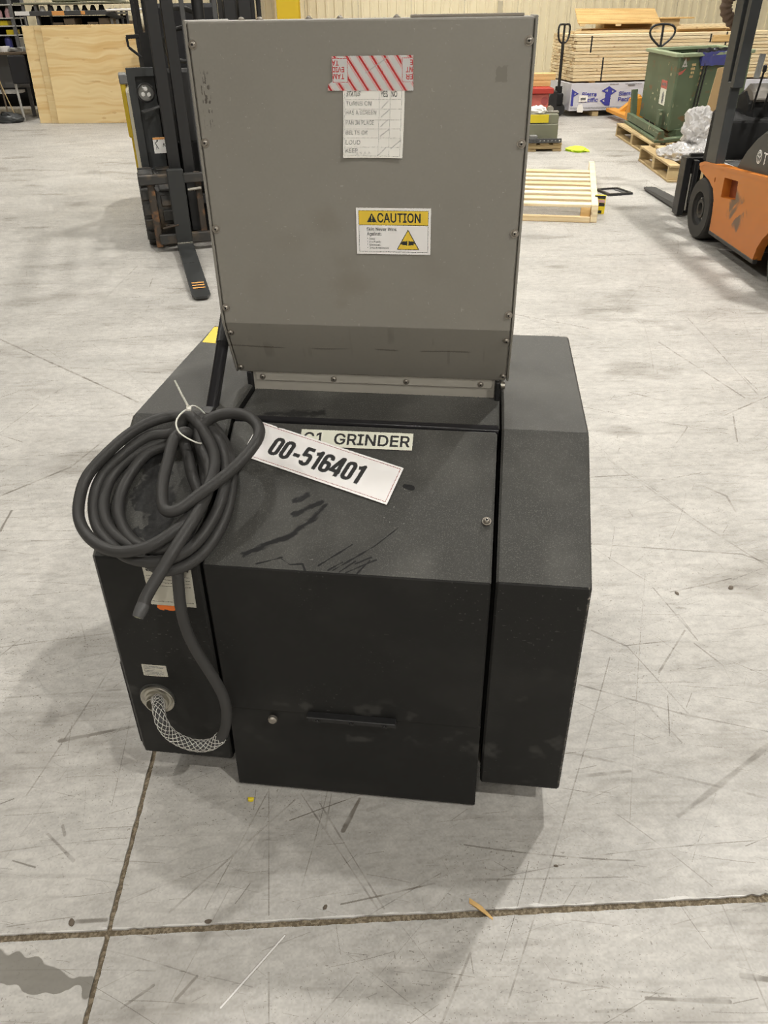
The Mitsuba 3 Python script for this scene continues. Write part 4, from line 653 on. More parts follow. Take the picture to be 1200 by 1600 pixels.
hp_ = Polygon([(5.03, 0.475), (4.985, 0.54), (4.92, 0.61), (4.84, 0.672), (4.74, 0.725), (4.55, 0.755), (3.5, 0.79), (3.4, 0.72), (3.4, 0.49)])
sh = oadd('seat_hood', slab_profile(list(hp_.exterior.coords)[:-1], 2.145, 3.02, 0.018), 'charcoal')
el = Point(0, 0).buffer(1); ell = lambda rx, ry: Polygon([(rx * x, ry * y) for x, y in el.exterior.coords])
emb = ell(0.031, 0.036).difference(ell(0.0265, 0.031)); e2 = Polygon([(x, y + 0.010) for x, y in ell(0.0225, 0.014).exterior.coords]).difference(Polygon([(x, y + 0.010) for x, y in ell(0.018, 0.0098).exterior.coords])); e3 = ell(0.0105, 0.031).difference(ell(0.0068, 0.0265))
EM = frame((2.1445, 4.735, 0.592), (0, -1, 0), (0, 0, 1), (-1, 0, 0))
oadd('emblem', prism_any(emb.union(e2).union(e3), 0.0006), 'white_plain', sh, M=EM, label='pale oval emblem')
oadd('emblem_letter', move(text('T', 0.062, 0.050, 0.0006), TR(0.052, -0.031, 0)), 'white_plain', sh, M=EM)
for x in (2.105, 3.02):
    oadd('front_pillar', join(bx(x, x + 0.06, 5.235, 5.405, 0.455, 0.93, 0.006), bar((x + 0.03, 5.345, 0.90), (x + 0.03, 5.345, 2.06), 0.06, 0.11), bar((x + 0.03, 5.225, 0.90), (x + 0.03, 5.16, 2.06), 0.06, 0.05)), 'charcoal')
    oadd('rear_pillar', bar((x + 0.03, 3.75, 0.7), (x + 0.03, 4.05, 2.06), 0.06, 0.07), 'charcoal')
og = oadd('overhead_guard', join(bx(2.10, 3.09, 5.28, 5.40, 2.05, 2.12), bx(2.10, 3.09, 3.98, 4.08, 2.05, 2.12), bx(2.10, 2.17, 3.98, 5.40, 2.05, 2.12), bx(3.02, 3.09, 3.98, 5.40, 2.05, 2.12)), 'charcoal')
for k in range(5): oadd('guard_bar', bx(2.17, 3.02, 4.24 + 0.215 * k, 4.30 + 0.215 * k, 2.06, 2.10), 'charcoal', og)
mk = oadd('mast', join(*[bx(x, x + 0.07, 5.80, 5.95, 0.10, 2.1, 0.005) for x in (2.32, 2.80)], bx(2.32, 2.87, 5.86, 5.92, 1.9, 1.98), bx(2.32, 2.87, 5.86, 5.92, 0.3, 0.38)), 'black_metal')
cg = oadd('carriage', join(bx(2.20, 2.245, 6.00, 6.115, 0.012, 0.405, 0.004), bx(2.255, 2.285, 5.96, 6.06, 0.10, 0.39, 0.004), bx(2.20, 2.98, 6.02, 6.08, 0.345, 0.40), bx(2.20, 2.98, 6.02, 6.08, 0.06, 0.12)), 'black_metal')
oadd('cylinder_rod', rod((2.250, 5.99, 0.05), (2.250, 5.99, 0.30), 0.007), 'steel', cg)
for x in (2.255, 2.75):
    tip = Polygon([(x, 6.09), (x + 0.10, 6.09), (x + 0.10, 7.02), (x + 0.08, 7.06), (x + 0.02, 7.06), (x, 7.02)]); b_ = trimesh.creation.extrude_polygon(tip, 1.0, engine='earcut').subdivide_to_size(0.15); v = b_.vertices
    v[:, 2] = 0.012 + v[:, 2] * (0.042 - 0.03 * np.clip((v[:, 1] - 6.09) / 0.97, 0, 1)); oadd('fork', join(b_, bx(x, x + 0.10, 6.08, 6.12, 0.012, 0.42, 0.005)), 'dark_grey')
oadd('dash_cowl', join(slab_profile([(5.50, 0.46), (5.50, 0.80), (5.62, 0.875), (5.74, 0.84), (5.74, 0.46)], 2.36, 2.66, 0.03), slab_profile([(5.45, 0.42), (5.45, 0.70), (5.70, 0.75), (5.72, 0.42)], 2.2, 3.0, 0.02)), 'void_black')
oadd('cowl_cover', slab_profile([(5.47, 0.80), (5.52, 0.86), (5.62, 0.895), (5.70, 0.84), (5.60, 0.78)], 2.37, 2.55, 0.015), 'cowl_brown')
oadd('steering_column', rod((2.55, 5.55, 0.8), (2.55, 5.30, 0.98), 0.025), 'black_metal')
oadd('steering_wheel', tube([(2.55 + 0.16 * math.cos(a), 5.28 + 0.13 * math.sin(a), 0.99 + 0.09 * math.sin(a)) for a in np.linspace(0, 2 * np.pi, 33)], 0.014, 8, False), 'rubber', smooth=True)
oadd('seat', join(bx(2.35, 2.80, 4.25, 4.75, 0.77, 0.90, 0.04), bx(2.36, 2.79, 4.14, 4.27, 0.85, 1.32, 0.05)), 'fabric_black')
for k, (x, y) in enumerate(((2.34, 5.42), (2.42, 5.44))): oadd('lever', join(rod((x, y, 0.75), (x - 0.01, y - 0.08, 0.98), 0.006), cbox((x - 0.01, y - 0.08, 0.99), (0.02, 0.02, 0.04), 0.006)), 'black_metal')
oadd('document_tube', rod((2.36, 5.50, 0.93), (2.37, 5.50, 1.06), 0.018), 'mid_grey')
hpth = spline([(2.22, 5.52, 1.40), (2.15, 5.52, 1.382), (2.098, 5.52, 1.335), (2.10, 5.52, 1.285), (2.135, 5.52, 1.240), (2.19, 5.52, 1.208), (2.26, 5.52, 1.195)], 12)
hs = oadd('hose_loop', tube(hpth, 0.0335 + 0.0035 * np.sin(np.arange(len(hpth)) * 1.05), 14), 'brown_cloth', smooth=True, label='brown ribbed sleeve bulging out beside the front pillar')

# ------------------------------------------------------------------ lumber stack
BL = np.array([2.765, 12.5]); by = 0.10; LM = frame((2.765, 12.5, 0), (math.cos(by), math.sin(by), 0), (-math.sin(by), math.cos(by), 0), (0, 0, 1))
lb = thing('lumber_bundle', 'upper bare bundle of pale sawn boards, strapped, against the back wall', 'lumber bundle')
R_, C_ = 14, 10
bh, bw = 0.572 / R_, 0.112
for r in range(R_):
    for c in range(C_):
        j = 0.006 * rng.standard_normal()
        add('board', cbox((1.5 + j, 0.056 + bw * c, 0.448 + bh * (r + 0.5)), (3.0, bw - 0.003, bh - 0.004 - 0.001 * (r % 2)), 0.003), ('pine_board', 'pine_board_pale', 'pine_board')[(r * 7 + c * 3 + int(20 * abs(j) * 10)) % 3], lb, M=LM)
for x, z0, z1_ in ((0.205, 0.80, 1.0), (0.40, 0.448, 0.74), (1.92, 0.9, 1.0), (2.15, 0.86, 1.02)):
    add('strap', bx(x, x + 0.019, -0.003, 0.0, z0, z1_, 0.0005), 'black_metal', lb, M=LM)
wb = thing('lumber_bundle', 'lower lumber bundle wrapped in white printed sheeting with blue logos', 'lumber bundle')
wm = crumple(bx(-0.01, 3.0, 0.0, 1.12, 0.075, 0.428, 0.008), 0.006, 9, 5, 0.05)
add('wrapping', wm, 'white_wrap', wb, smooth=40, M=LM)
WF = LM @ frame((0, -0.0065, 0), (1, 0, 0), (0, 0, 1), (0, -1, 0))
def blue_logo(x, y, s, half=False):
    # a tall arrowed block with two side diamonds, blue and white
    P = [Polygon([(-0.10, 0.06), (0, 0.115), (0.10, 0.06), (0, 0.02)]), Polygon([(-0.04, 0.04), (0.035, 0.04), (0.035, -0.12), (-0.04, -0.10)]), Polygon([(-0.11, -0.055), (-0.04, -0.025), (-0.04, -0.10), (0.03, -0.12), (-0.035, -0.115)]), Polygon([(0.035, 0.01), (0.115, 0.055), (0.035, 0.085)])]
    from shapely.ops import unary_union
    g = unary_union(P).difference(Polygon([(-0.06, 0.06), (-0.01, 0.085), (-0.01, 0.045)])).difference(Polygon([(0.045, 0.035), (0.085, 0.055), (0.045, 0.07)])).difference(Polygon([(-0.085, -0.055), (-0.045, -0.038), (-0.045, -0.075)]))
    if half: g = g.intersection(sbox(0.0, -0.2, 0.3, 0.3))
    return move(prism_any(g, 0.002), TR(x, y, 0) @ np.diag([s, s, 1, 1]))
lg = [blue_logo(0.545, 0.262, 1.05), blue_logo(0.005, 0.25, 0.9, True), blue_logo(1.75, 0.262, 1.05)]
ln = [move(text(s, 0.050, w, 0.002, True), TR(x, y, 0)) for x, k in ((0.70, 1), (0.155, 1), (1.90, 1)) for s, w, y in (('Sierra', 0.215, 0.262), ('Pacific', 0.245, 0.190))]
for q in lg: add('wrapping_logo', q, 'blue_print', wb, M=WF)
for q in (0, 2, 4): add('wrapping_lettering', join(*ln[q:q + 2]), 'blue_print', wb, M=WF)
add('wrapping_stripe', join(rect(0.0, 0.118, 3.0, 0.121, 0.002), rect(0.0, 0.104, 3.0, 0.107, 0.002), rect(0.55, 0.405, 0.68, 0.411, 0.002), rect(0.78, 0.405, 1.02, 0.409, 0.002), rect(0.82, 0.385, 0.92, 0.398, 0.002)), 'ink_grey', wb, M=WF)
tg = add('bundle_tag', join(rect(0.115, 0.195, 0.245, 0.275, 0.004, 0.003), move(prism_any(Polygon([(0.11, 0.06), (0.19, 0.055), (0.20, 0.10), (0.17, 0.165), (0.12, 0.16), (0.10, 0.11)]), 0.004), TR(0, 0, 0.003))), 'paper_white', wb, M=WF)
add('bundle_tag_print', move(text('2x4', 0.022, 0.075, 0.001, True), TR(0.14, 0.222, 0.0075)) if False else join(rect(0.14, 0.215, 0.215, 0.245, 0.001, 0.0072)), 'ink_grey', wb, M=WF)
for k, x in enumerate((0.35, 1.3, 2.3)): tag(add('dunnage_block', bx(x, x + 0.09, 0.02, 1.05, 0.0, 0.064), 'old_pallet_wood', M=LM), 'wooden spacer block under the wrapped lumber bundle', 'wood block', 'spacer blocks under the wrapped lumber')
for x in (0.25, 1.25, 2.3): tag(add('spacer_batten', bx(x, x + 0.09, 0.03, 1.05, 0.428, 0.449, 0.002), 'pine_tan', M=LM), 'thin batten between the wrapped and the bare lumber bundle', 'batten', 'battens between the two lumber bundles')
for k, (x0, x1, d, z, w, h, a, lab) in enumerate(((0.05, 2.3, 0.30, 1.038, 0.2, 0.034, 0.01, 'long pale plank lying along the front of the lumber stack top'), (0.25, 1.65, 0.60, 1.045, 0.25, 0.045, -0.02, 'thick pale plank lying under the tilted wooden platform'), (1.55, 2.30, 0.20, 1.074, 0.10, 0.03, 0.05, 'short bright offcut at the right end of the lumber top'), (1.75, 2.45, 0.55, 1.075, 0.16, 0.05, -0.04, 'short thick offcut behind the other offcuts on the lumber'))):
    tag(add('plank', move(bx(0, x1 - x0, 0, w, 0, h), TR(x0, d, z - 0.018) @ RZ(a)), 'pine_board_pale' if k % 2 else 'pine_board', M=LM), lab, 'plank')
ld = thing('wooden_platform', 'tilted tan wooden platform with battens on top of the lumber stack', 'crate lid')
_ex = np.array([0.998, 0.03, -0.01]); _ey = np.array([0.20, 0.93, 0.265]); _ey -= _ex * (_ex @ _ey) * 0.0; LD = LM @ frame((0.09, 0.30, 1.135), _ex, _ey / np.linalg.norm(_ey))
for k in range(4): add('board', bx(0.0, 1.22, 0.16 * k, 0.16 * k + 0.155, 0, 0.018), 'pine_tan', ld, M=LD)
for x in (0.03, 0.56, 1.10): add('batten', bx(x, x + 0.08, 0.0, 0.63, -0.03, 0.0), 'pine_board', ld, M=LD)
bxm = thing('crate', 'low weathered wooden box under the tilted platform on the lumber', 'crate')
add('front_board', bx(0.62, 1.75, 0.70, 0.72, 1.03, 1.175), 'old_pallet_wood', bxm, M=LM); add('back_board', bx(0.62, 1.75, 1.06, 1.08, 1.03, 1.175), 'old_pallet_wood', bxm, M=LM)
for x in (0.62, 1.73): add('end_board', bx(x, x + 0.02, 0.72, 1.06, 1.03, 1.175), 'old_pallet_wood', bxm, M=LM)
add('top_board', bx(1.25, 1.95, 0.66, 1.10, 1.176, 1.194), 'pine_tan', bxm, M=LM)
tag(add('timber_block', bx(2.33, 2.45, 0.2, 0.45, 1.02, 1.13, 0.015), 'cardboard', M=LM), 'brown block standing at the right end of the lumber top', 'block')
tag(add('cardboard_piece', bx(1.95, 2.4, -0.016, -0.004, 0.90, 0.985), 'pine_tan', M=LM), 'orange-brown board piece leaning on the front of the bare lumber', 'board')

# ------------------------------------------------------------------ pallet jacks
def jack(label, M, loop, mt='black_metal', frame_m='black_metal'):
    t = thing('pallet_jack', label, 'pallet jack')
    add('handle_post', rod((0, 0, 0.18), (0, 0, loop[0][2] + 0.02), 0.021, 12), mt, t, smooth=40, M=M)
    add('handle_loop', tube(spline(loop, 8), 0.0125, 8), mt, t, smooth=True, M=M)
    add('handle_lever', rod((0, 0, loop[0][2]), (0, 0, loop[len(loop) // 2][2] - 0.01), 0.014, 8), mt, t, M=M)
    add('pump', join(bx(-0.09, 0.09, -0.06, 0.10, 0.14, 0.30, 0.015), move(lathe([(0, 0.06), (0.05, 0.06), (0.05, -0.06), (0, -0.06)], 16), TR(0, 0, 0.32))), 'void_black', t, M=M)
    for s in (-0.05, 0.05): add('steer_wheel', move(lathe([(0, 0.02), (0.08, 0.02), (0.085, 0.0), (0.08, -0.02), (0, -0.02)], 20), TR(s, -0.02, 0.087) @ RY(math.pi / 2)), 'rubber', t, M=M)
    for s in (-0.25, 0.11): add('fork', bx(s, s + 0.14, 0.12, 1.25, 0.07, 0.12, 0.008), frame_m, t, M=M)
    if frame_m != 'black_metal': add('brace', bar((-0.20, 0.80, 0.09), (0.08, 0.80, 0.30), 0.12, 0.05), frame_m, t, M=M)
    add('frame', join(slab_profile([(0.06, 0.07), (0.06, 0.34), (0.14, 0.34), (0.24, 0.12), (0.24, 0.07)], -0.26, 0.26, 0.01)), frame_m, t, M=M); return t
jack('pallet jack with a narrow black handle in front of the lumber ends', frame((2.62, 12.70, 0), (0, 1, 0), (-1, 0, 0), (0, 0, 1)), [(0, 0, 0.915), (-0.03, 0.072, 0.97), (-0.035, 0.085, 1.09), (-0.03, 0.07, 1.132), (0, 0, 1.136), (0.03, -0.07, 1.132), (0.035, -0.085, 1.09), (0.03, -0.072, 0.97), (0, 0, 0.915)])
jack('pallet jack with a wide looped black handle and orange forks behind the green bin', frame((3.525, 11.20, 0), (1, 0, 0), (0, 1, 0), (0, 0, 1)), [(0, 0, 0.895), (-0.10, 0, 0.975), (-0.152, 0, 1.05), (-0.13, 0, 1.115), (0, 0, 1.142), (0.13, 0, 1.115), (0.152, 0, 1.05), (0.10, 0, 0.975), (0, 0, 0.895)], 'black_metal', 'jack_orange')

# ------------------------------------------------------------------ green bin on its pallet
gb = thing('dump_bin', 'dented green steel dump bin standing on a pallet, right of the lumber', 'dump bin')
N, Rr, R2, Lc = np.array([3.03, 8.95]), np.array([4.02, 9.62]), np.array([4.15, 10.95]), np.array([3.15, 10.4])
def bwall(p, q, z0, z1_, th=0.014, inset=0.0):
    d = (q - p) / np.linalg.norm(q - p); n = np.array([-d[1], d[0]])
    return hull([(*(a + n * o), z) for a in (p, q) for o in (0, th) for z in (z0, z1_)])
for p, q, n_ in ((Lc, N, 'side_wall'), (N, Rr, 'front_wall'), (Rr, R2, 'side_wall'), (R2, Lc, 'back_wall')): add(n_, bwall(p, q, 0.235, 0.90), 'bin_paint', gb)
rim = []
for p, q in ((Lc, N), (N, Rr), (Rr, R2), (R2, Lc)):
    rim.append(bar((*p, 0.905), (*q, 0.905), 0.075, 0.035, b=0.006))
add('rim', join(*rim), 'bin_pale_edge', gb)
add('bottom', prism([tuple(N), tuple(Rr), tuple(R2), tuple(Lc)], 0.02, TR(0, 0, 0.225)), 'bin_paint', gb)
def on_wall(p, q, zc, s, off=0.002):
    d = (q - p) / np.linalg.norm(q - p); n = np.array([d[1], -d[0]]); o = p + d * s + n * off
    return frame((*o, zc), (*d, 0), (0, 0, 1), (*n, 0))
Wf = on_wall(N, Rr, 0, 0); Wl = on_wall(Lc, N, 0, 0)
add('recycling_decal', prism_any(Polygon([(0.055, 0.80), (0.135, 0.80), (0.095, 0.885)]).difference(Polygon([(0.083, 0.815), (0.107, 0.815), (0.095, 0.84)])), 0.002), 'light_grey', gb, M=Wf, label='small pale triangular decal')
add('paint_mark', prism_any(Polygon([(0.0, 0.755), (0.06, 0.765), (0.13, 0.79), (0.07, 0.74), (0.01, 0.73)]), 0.002), 'faded_red', gb, M=Wf)
add('stencil_mark', join(*[rect(0.20 + 0.03 * i + 0.01 * (j % 2), 0.70 + 0.035 * j, 0.225 + 0.03 * i + 0.006 * j, 0.722 + 0.035 * j, 0.002) for i in range(2) for j in range(4)], *[rect(0.36, 0.62 + 0.05 * j, 0.385 + 0.012 * (j % 2), 0.65 + 0.05 * j, 0.002) for j in range(4)]), 'old_pallet_wood', gb, M=Wf)
LN = np.linalg.norm(N - Lc)
dl = add('danger_label', rect(LN - 0.58, 0.43, LN - 0.32, 0.66, 0.002), 'label_cream', gb, M=Wl, label='red and white danger label low on the left side')
add('danger_label_band', rect(LN - 0.58, 0.585, LN - 0.32, 0.66, 0.002, 0.002), 'faded_red', gb, M=Wl)
add('danger_label_figure', join(prism_any(Polygon([(LN - 0.47, 0.45), (LN - 0.40, 0.44), (LN - 0.39, 0.52), (LN - 0.43, 0.56), (LN - 0.47, 0.53)]), 0.001, 0.002), move(text('DANGER', 0.026, 0.20, 0.001, True), TR(LN - 0.55, 0.61, 0.004))), 'ink_grey', gb, M=Wl)
base = add('skid_base', join(bar((2.90, 8.75, 0.215), (3.04, 10.45, 0.215), 0.05, 0.075), bar((2.885, 8.72, 0.155), (3.04, 10.45, 0.155), 0.10, 0.025), bar((2.90, 8.75, 0.16), (3.75, 9.25, 0.16), 0.12, 0.03), *[bar((2.90 + 0.08 * k, 8.80 + k * 0.62, 0.15), (2.90 + 0.08 * k, 8.80 + k * 0.62, 0.23), 0.07, 0.10) for k in (0, 1, 2)], bar((3.1, 9.0, 0.2), (3.95, 9.6, 0.2), 0.1, 0.07)), 'bin_paint', gb)
add('latch_post', bar((3.085, 10.42, 0.17), (3.06, 10.44, 0.50), 0.06, 0.07), 'bin_paint', gb); add('latch', bx(2.985, 3.02, 9.15, 9.25, 0.2, 0.40), 'bin_paint', gb)
tag(add('bin_liner', join(crumple(hull([(*(N + (Rr - N) * t + np.array([0.02, -0.03])), z) for t in (0.26, 0.72) for z in (0.80, 0.925)] + [(*(N + (Rr - N) * t + np.array([-0.02, 0.05])), 0.93) for t in (0.26, 0.72)]), 0.012, 14, 2, 0.03)), 'blue_plastic', smooth=False), 'blue plastic liner folded over the rim of the green bin', 'plastic liner')
tag(add('plastic_film', crumple(hull([(*(N + (Rr - N) * t + np.array([0.0, -0.04 + o])), 0.925 + h) for t in (0.22, 0.78) for o, h in ((0, 0), (0.1, 0.0), (0.05, 0.03))]), 0.012, 18, 3, 0.03), 'black_gloss'), 'glossy black film bunched along the rim of the green bin', 'plastic film')
for k, (t0, t1) in enumerate(((0.34, 0.27), (0.38, 0.315))): tag(add('strap', tube(spline([(*(N + (Rr - N) * t0 + (0.01, -0.025)), 0.93), (*(N + (Rr - N) * (t0 * 0.5 + t1 * 0.5) + (0.012, -0.022)), 0.7), (*(N + (Rr - N) * t1 + (0.012, -0.022)), 0.4)], 6), 0.008, 6), 'black_metal', smooth=True), ['left one of two thin black straps hanging down the green bin', 'right one of two thin black straps hanging down the green bin'][k], 'strap')
pallet('wooden pallet under the green dump bin', TR(2.80, 8.72, 0) @ RZ(-0.06), 1.75, 1.15, nd=8)
pallet('wooden pallet heaped with clear stretch wrap', TR(2.565, 7.36, 0) @ RZ(-0.07), 1.22, 1.0, nd=7)
def lumpy(c, r, seed, amp=0.05, freq=9, n=4):
    m = trimesh.creation.icosphere(n, 1.0); v = m.vertices * r; k = meshkit.fbm(v * freq + seed * 7, 3, seed)[:, None] - 0.5; j = np.abs(meshkit.noise(v * freq * 2.3 + seed, seed + 5)[:, None] - 0.5)
    m.vertices = v + m.vertices * (k * amp * 2.2 + j * amp * 1.3) + c; m.vertices[:, 2] = np.maximum(m.vertices[:, 2], 0.142); return m
def crinkled(c, r, seed, amp):
    m = trimesh.creation.icosphere(5, 1.0); v = m.vertices * r; g = np.random.default_rng(seed); d = np.zeros(len(v))
    for q in range(16):
        k = g.normal(size=3); k *= g.uniform(28, 120) / np.linalg.norm(k); d += np.abs(np.sin(v @ k + g.uniform(0, 6) + 1.2 * np.sin(v @ np.roll(k, 1) * 0.6))) * 40 / np.linalg.norm(k)
    d -= d.mean(); big = meshkit.fbm(m.vertices * 1.7 + seed, 3, seed) - 0.5
    m.vertices = v + m.vertices * (amp * d / d.std() + 0.12 * big)[:, None] + c; m.vertices[:, 2] = np.maximum(m.vertices[:, 2], 0.142); return m
tag(add('wrap_bundle', crinkled((3.03, 8.06, 0.350), (0.15, 0.15, 0.195), 4, 0.0075), 'stretch_wrap', smooth=20), 'upright ball of shiny crumpled stretch wrap beside the green bin', 'plastic wrap')
tag(add('wrap_bundle', crinkled((2.90, 7.86, 0.15), (0.27, 0.42, 0.085), 8, 0.008), 'stretch_wrap', smooth=20), 'low spread of shiny crumpled stretch wrap covering the pallet', 'plastic wrap')
tag(add('cardboard_sheet', hull([(x, y, z) for x, y, z in ((3.12, 8.25, 0.43), (3.16, 8.25, 0.40), (3.20, 8.25, 0.42), (3.165, 8.25, 0.83), (3.30, 8.25, 0.85), (3.30, 8.25, 0.42))] + [(x, 8.262, z) for x, z in ((3.12, 0.43), (3.165, 0.83), (3.30, 0.85), (3.30, 0.42))]), 'cardboard'), 'tan cardboard panel standing between the stretch wrap and the orange forklift', 'cardboard')
tag(add('film_roll', move(lathe([(0, 0.0), (0.07, 0.0), (0.07, 0.12), (0.03, 0.12), (0.03, 0.06), (0, 0.06)], 20), TR(3.13, 8.32, 0.142) @ np.diag([1, 1, 3, 1.])), 'light_grey', smooth=35), 'pale roll standing behind the ball of stretch wrap', 'roll')

# ------------------------------------------------------------------ middle distance right: slatted frame, tray, box, cloth
ex_, ey_ = np.array([-0.976, 0.216, 0]), np.array([0.216, 0.976, 0])
SF = frame((1.575, 5.855, 0), ex_, ey_, (0, 0, 1))
sf = thing('slatted_frame', 'pale new wooden slatted frame lying on the floor right of the hood', 'slatted frame')
for x in (0.0, 1.20): add('side_board', bx(x, x + 0.048, 0, 1.98, 0, 0.12), 'pine_board_pale', sf, M=SF)
for k in range(8): add('slat', bx(0.048, 1.20, 0.02 + 0.197 * k, 0.125 + 0.197 * k, 0.098, 0.118), ('pine_board_pale', 'pine_board')[k % 3 == 1], sf, M=SF)
add('front_rail', bx(0.05, 1.20, -0.012, 0.03, 0.0, 0.040), 'pine_board', sf, M=SF); add('corner_block', bx(0.05, 0.12, 0.02, 0.09, 0.0, 0.098), 'pine_tan', sf, M=SF)
tr_ = thing('picture_tray', 'flat black edged tray lying on the floor beside the slatted frame', 'tray')
TP = Polygon([(1.853, 7.045), (1.90, 6.800), (2.115, 6.850), (2.05, 7.095)])
add('border', prism_any(TP.difference(TP.buffer(-0.022, join_style=2)), 0.018), 'black_tray', tr_); add('panel', prism_any(TP.buffer(-0.02, join_style=2), 0.006), 'tray_inside', tr_)
add('flap', prism_any(Polygon([(2.0, 7.05), (2.05, 7.08), (2.10, 6.88), (2.05, 6.87)]), 0.004, 0.0065), 'dark_grey', tr_)
yb_ = thing('small_box', 'small yellow and black printed box standing beside the slatted frame', 'box')
YB = frame((1.622, 6.16, 0.0), (0.93, -0.36, 0), (0.36, 0.93, 0), (0, 0, 1))
add('carton', bx(0, 0.078, 0, 0.03, 0, 0.132, 0.001), 'yellow_plain', yb_, M=YB)
add('print', join(bx(0.0, 0.078, -0.0006, 0, 0.108, 0.131, 0.0002), bx(0.0, 0.022, -0.0006, 0, 0.062, 0.104, 0.0002), bx(0.002, 0.06, -0.0006, 0, 0.004, 0.026, 0.0002), bx(0.034, 0.076, -0.0006, 0, 0.056, 0.080, 0.0002)), 'ink_black', yb_, M=YB)
add('label_patch', bx(0.026, 0.076, -0.0006, 0, 0.082, 0.102, 0.0002), 'pink_plastic', yb_, M=YB)
m = trimesh.creation.icosphere(4, 1.0); v = m.vertices; m.vertices = v * (0.12, 0.17, 0.035) * (1 + 0.7 * (meshkit.fbm(v * 2.4, 3, 4) - 0.5))[:, None]; m.vertices[:, 2] = np.maximum(m.vertices[:, 2], -0.004)
tag(add('lime_cloth', move(m, TR(2.19, 9.32, 0.006)), 'lime', smooth=60), 'bright lime green cloth lying on the open floor', 'cloth')

# ------------------------------------------------------------------ things between the hood and the lumber
pl_ = pallet('low pallet under the grey steel blocks beside the hood', TR(1.35, 9.28, 0), 0.75, 0.66, H=0.085, nd=5)
rk = thing('perforated_rail', 'flat perforated steel rail lying on the low pallet edge', 'steel rail')
add('rail', prism_any(sbox(1.40, 0.090, 1.995, 0.130).difference(__import__('shapely').union_all([Point(1.43 + 0.042 * k, 0.110).buffer(0.009, quad_segs=3) for k in range(14)])), 0.02, 0.0) if True else None, 'dark_grey', rk, M=frame((0, 9.275, 0.0), (1, 0, 0), (0, 0, 1), (0, -1, 0)))
add('tray_plate', bx(1.40, 1.98, 9.28, 9.80, 0.088, 0.100), 'rack_grey', rk); add('end_bracket', bx(1.66, 1.74, 9.30, 9.395, 0.10, 0.155), 'mid_grey', rk)
tag(add('steel_block', bx(1.45, 1.975, 9.40, 9.85, 0.156 - 0.055, 0.258, 0.006), 'olive_grey'), 'lower of two stacked grey-green steel blocks beside the hood', 'steel block')
tag(add('steel_block', bx(1.45, 1.972, 9.41, 9.85, 0.2595, 0.352, 0.006), 'olive_grey'), 'upper of two stacked grey-green steel blocks beside the hood', 'steel block')
tag(add('yellow_tag', bx(1.45, 1.862, 9.396, 9.40, 0.272, 0.352, 0.001), 'yellow_plain'), 'bright yellow sheet hanging on the front of the upper steel block', 'sheet')
tag(add('cloth_rag', lumpy((1.76, 9.5, 0.385), (0.09, 0.08, 0.045), 6, 0.02, 18, 4), 'white_plain', smooth=60), 'crumpled white rag on top of the steel blocks', 'rag')
tag(add('metal_fitting', join(bx(1.83, 1.99, 9.5, 9.56, 0.353, 0.375), move(lathe([(0, 0.03), (0.03, 0.03), (0.035, -0.03), (0, -0.03)], 14), TR(1.90, 9.55, 0.39) @ RX(1.5))), 'dull_steel'), 'small dull metal fitting right of the white rag', 'fitting')
rb = thing('red_cabinet', 'faded red metal cabinet behind the steel blocks beside the hood', 'cabinet')
add('body', bx(1.75, 2.255, 11.5, 12.0, 0.0, 0.385, 0.008), 'faded_red', rb); add('top', bx(1.70, 2.305, 11.46, 12.05, 0.385, 0.45, 0.008), 'red_paint', rb); add('badge', move(lathe([(0, 0.004), (0.045, 0.004), (0.045, 0), (0, 0)], 20), frame((2.20, 11.499, 0.30), (1, 0, 0), (0, 0, 1), (0, -1, 0))), 'ink_maroon', rb)
add('leg_plate', bx(2.19, 2.25, 11.49, 11.5, 0.0, 0.20, 0.001), 'ink_pale_red', rb)
for k, (z0, z1_, x1) in enumerate(((0.452, 0.520, 2.31), (0.522, 0.602, 2.37))): tag(add('timber_beam', bx(1.70, x1, 11.75, 11.95, z0, z1_), 'pine_tan'), ['lower short timber beam on the red cabinet', 'upper short timber beam on the red cabinet, longer to the right'][k], 'beam')
tag(add('leaning_board', bx(2.02, 2.10, 15.3, 15.34, 0, 1.45), 'beige'), 'narrow beige board standing upright against the back wall', 'board')

# ------------------------------------------------------------------ left background: plywood, racks, bench
for k, (xl, y, h, lab) in enumerate(((-4.985, 12.80, 1.222, 'rearmost plywood sheet, its left edge furthest left'), (-4.80, 12.765, 1.225, 'middle plywood sheet, its left edge between the other two'), (-4.69, 12.735, 1.215, 'front plywood sheet of the leaning three'))):
    PM = frame((xl, y, 0), (0.9985, -0.055, 0), (0.011, 0.2, 0.98), None)
    ex0 = np.array([0.9985, -0.055, 0]); ez0 = np.array([0.0, 0.075, 0.997]); ey0 = np.cross(ez0, ex0); ey0 /= np.linalg.norm(ey0)
    tag(add('plywood_sheet', bx(0, 2.44, 0, 0.018, 0, h, 0.001), ('plywood', 'plywood_tan', 'plywood_pale')[k], M=frame((xl, y, 0.002), ex0, ey0, ez0)), lab, 'plywood sheet')
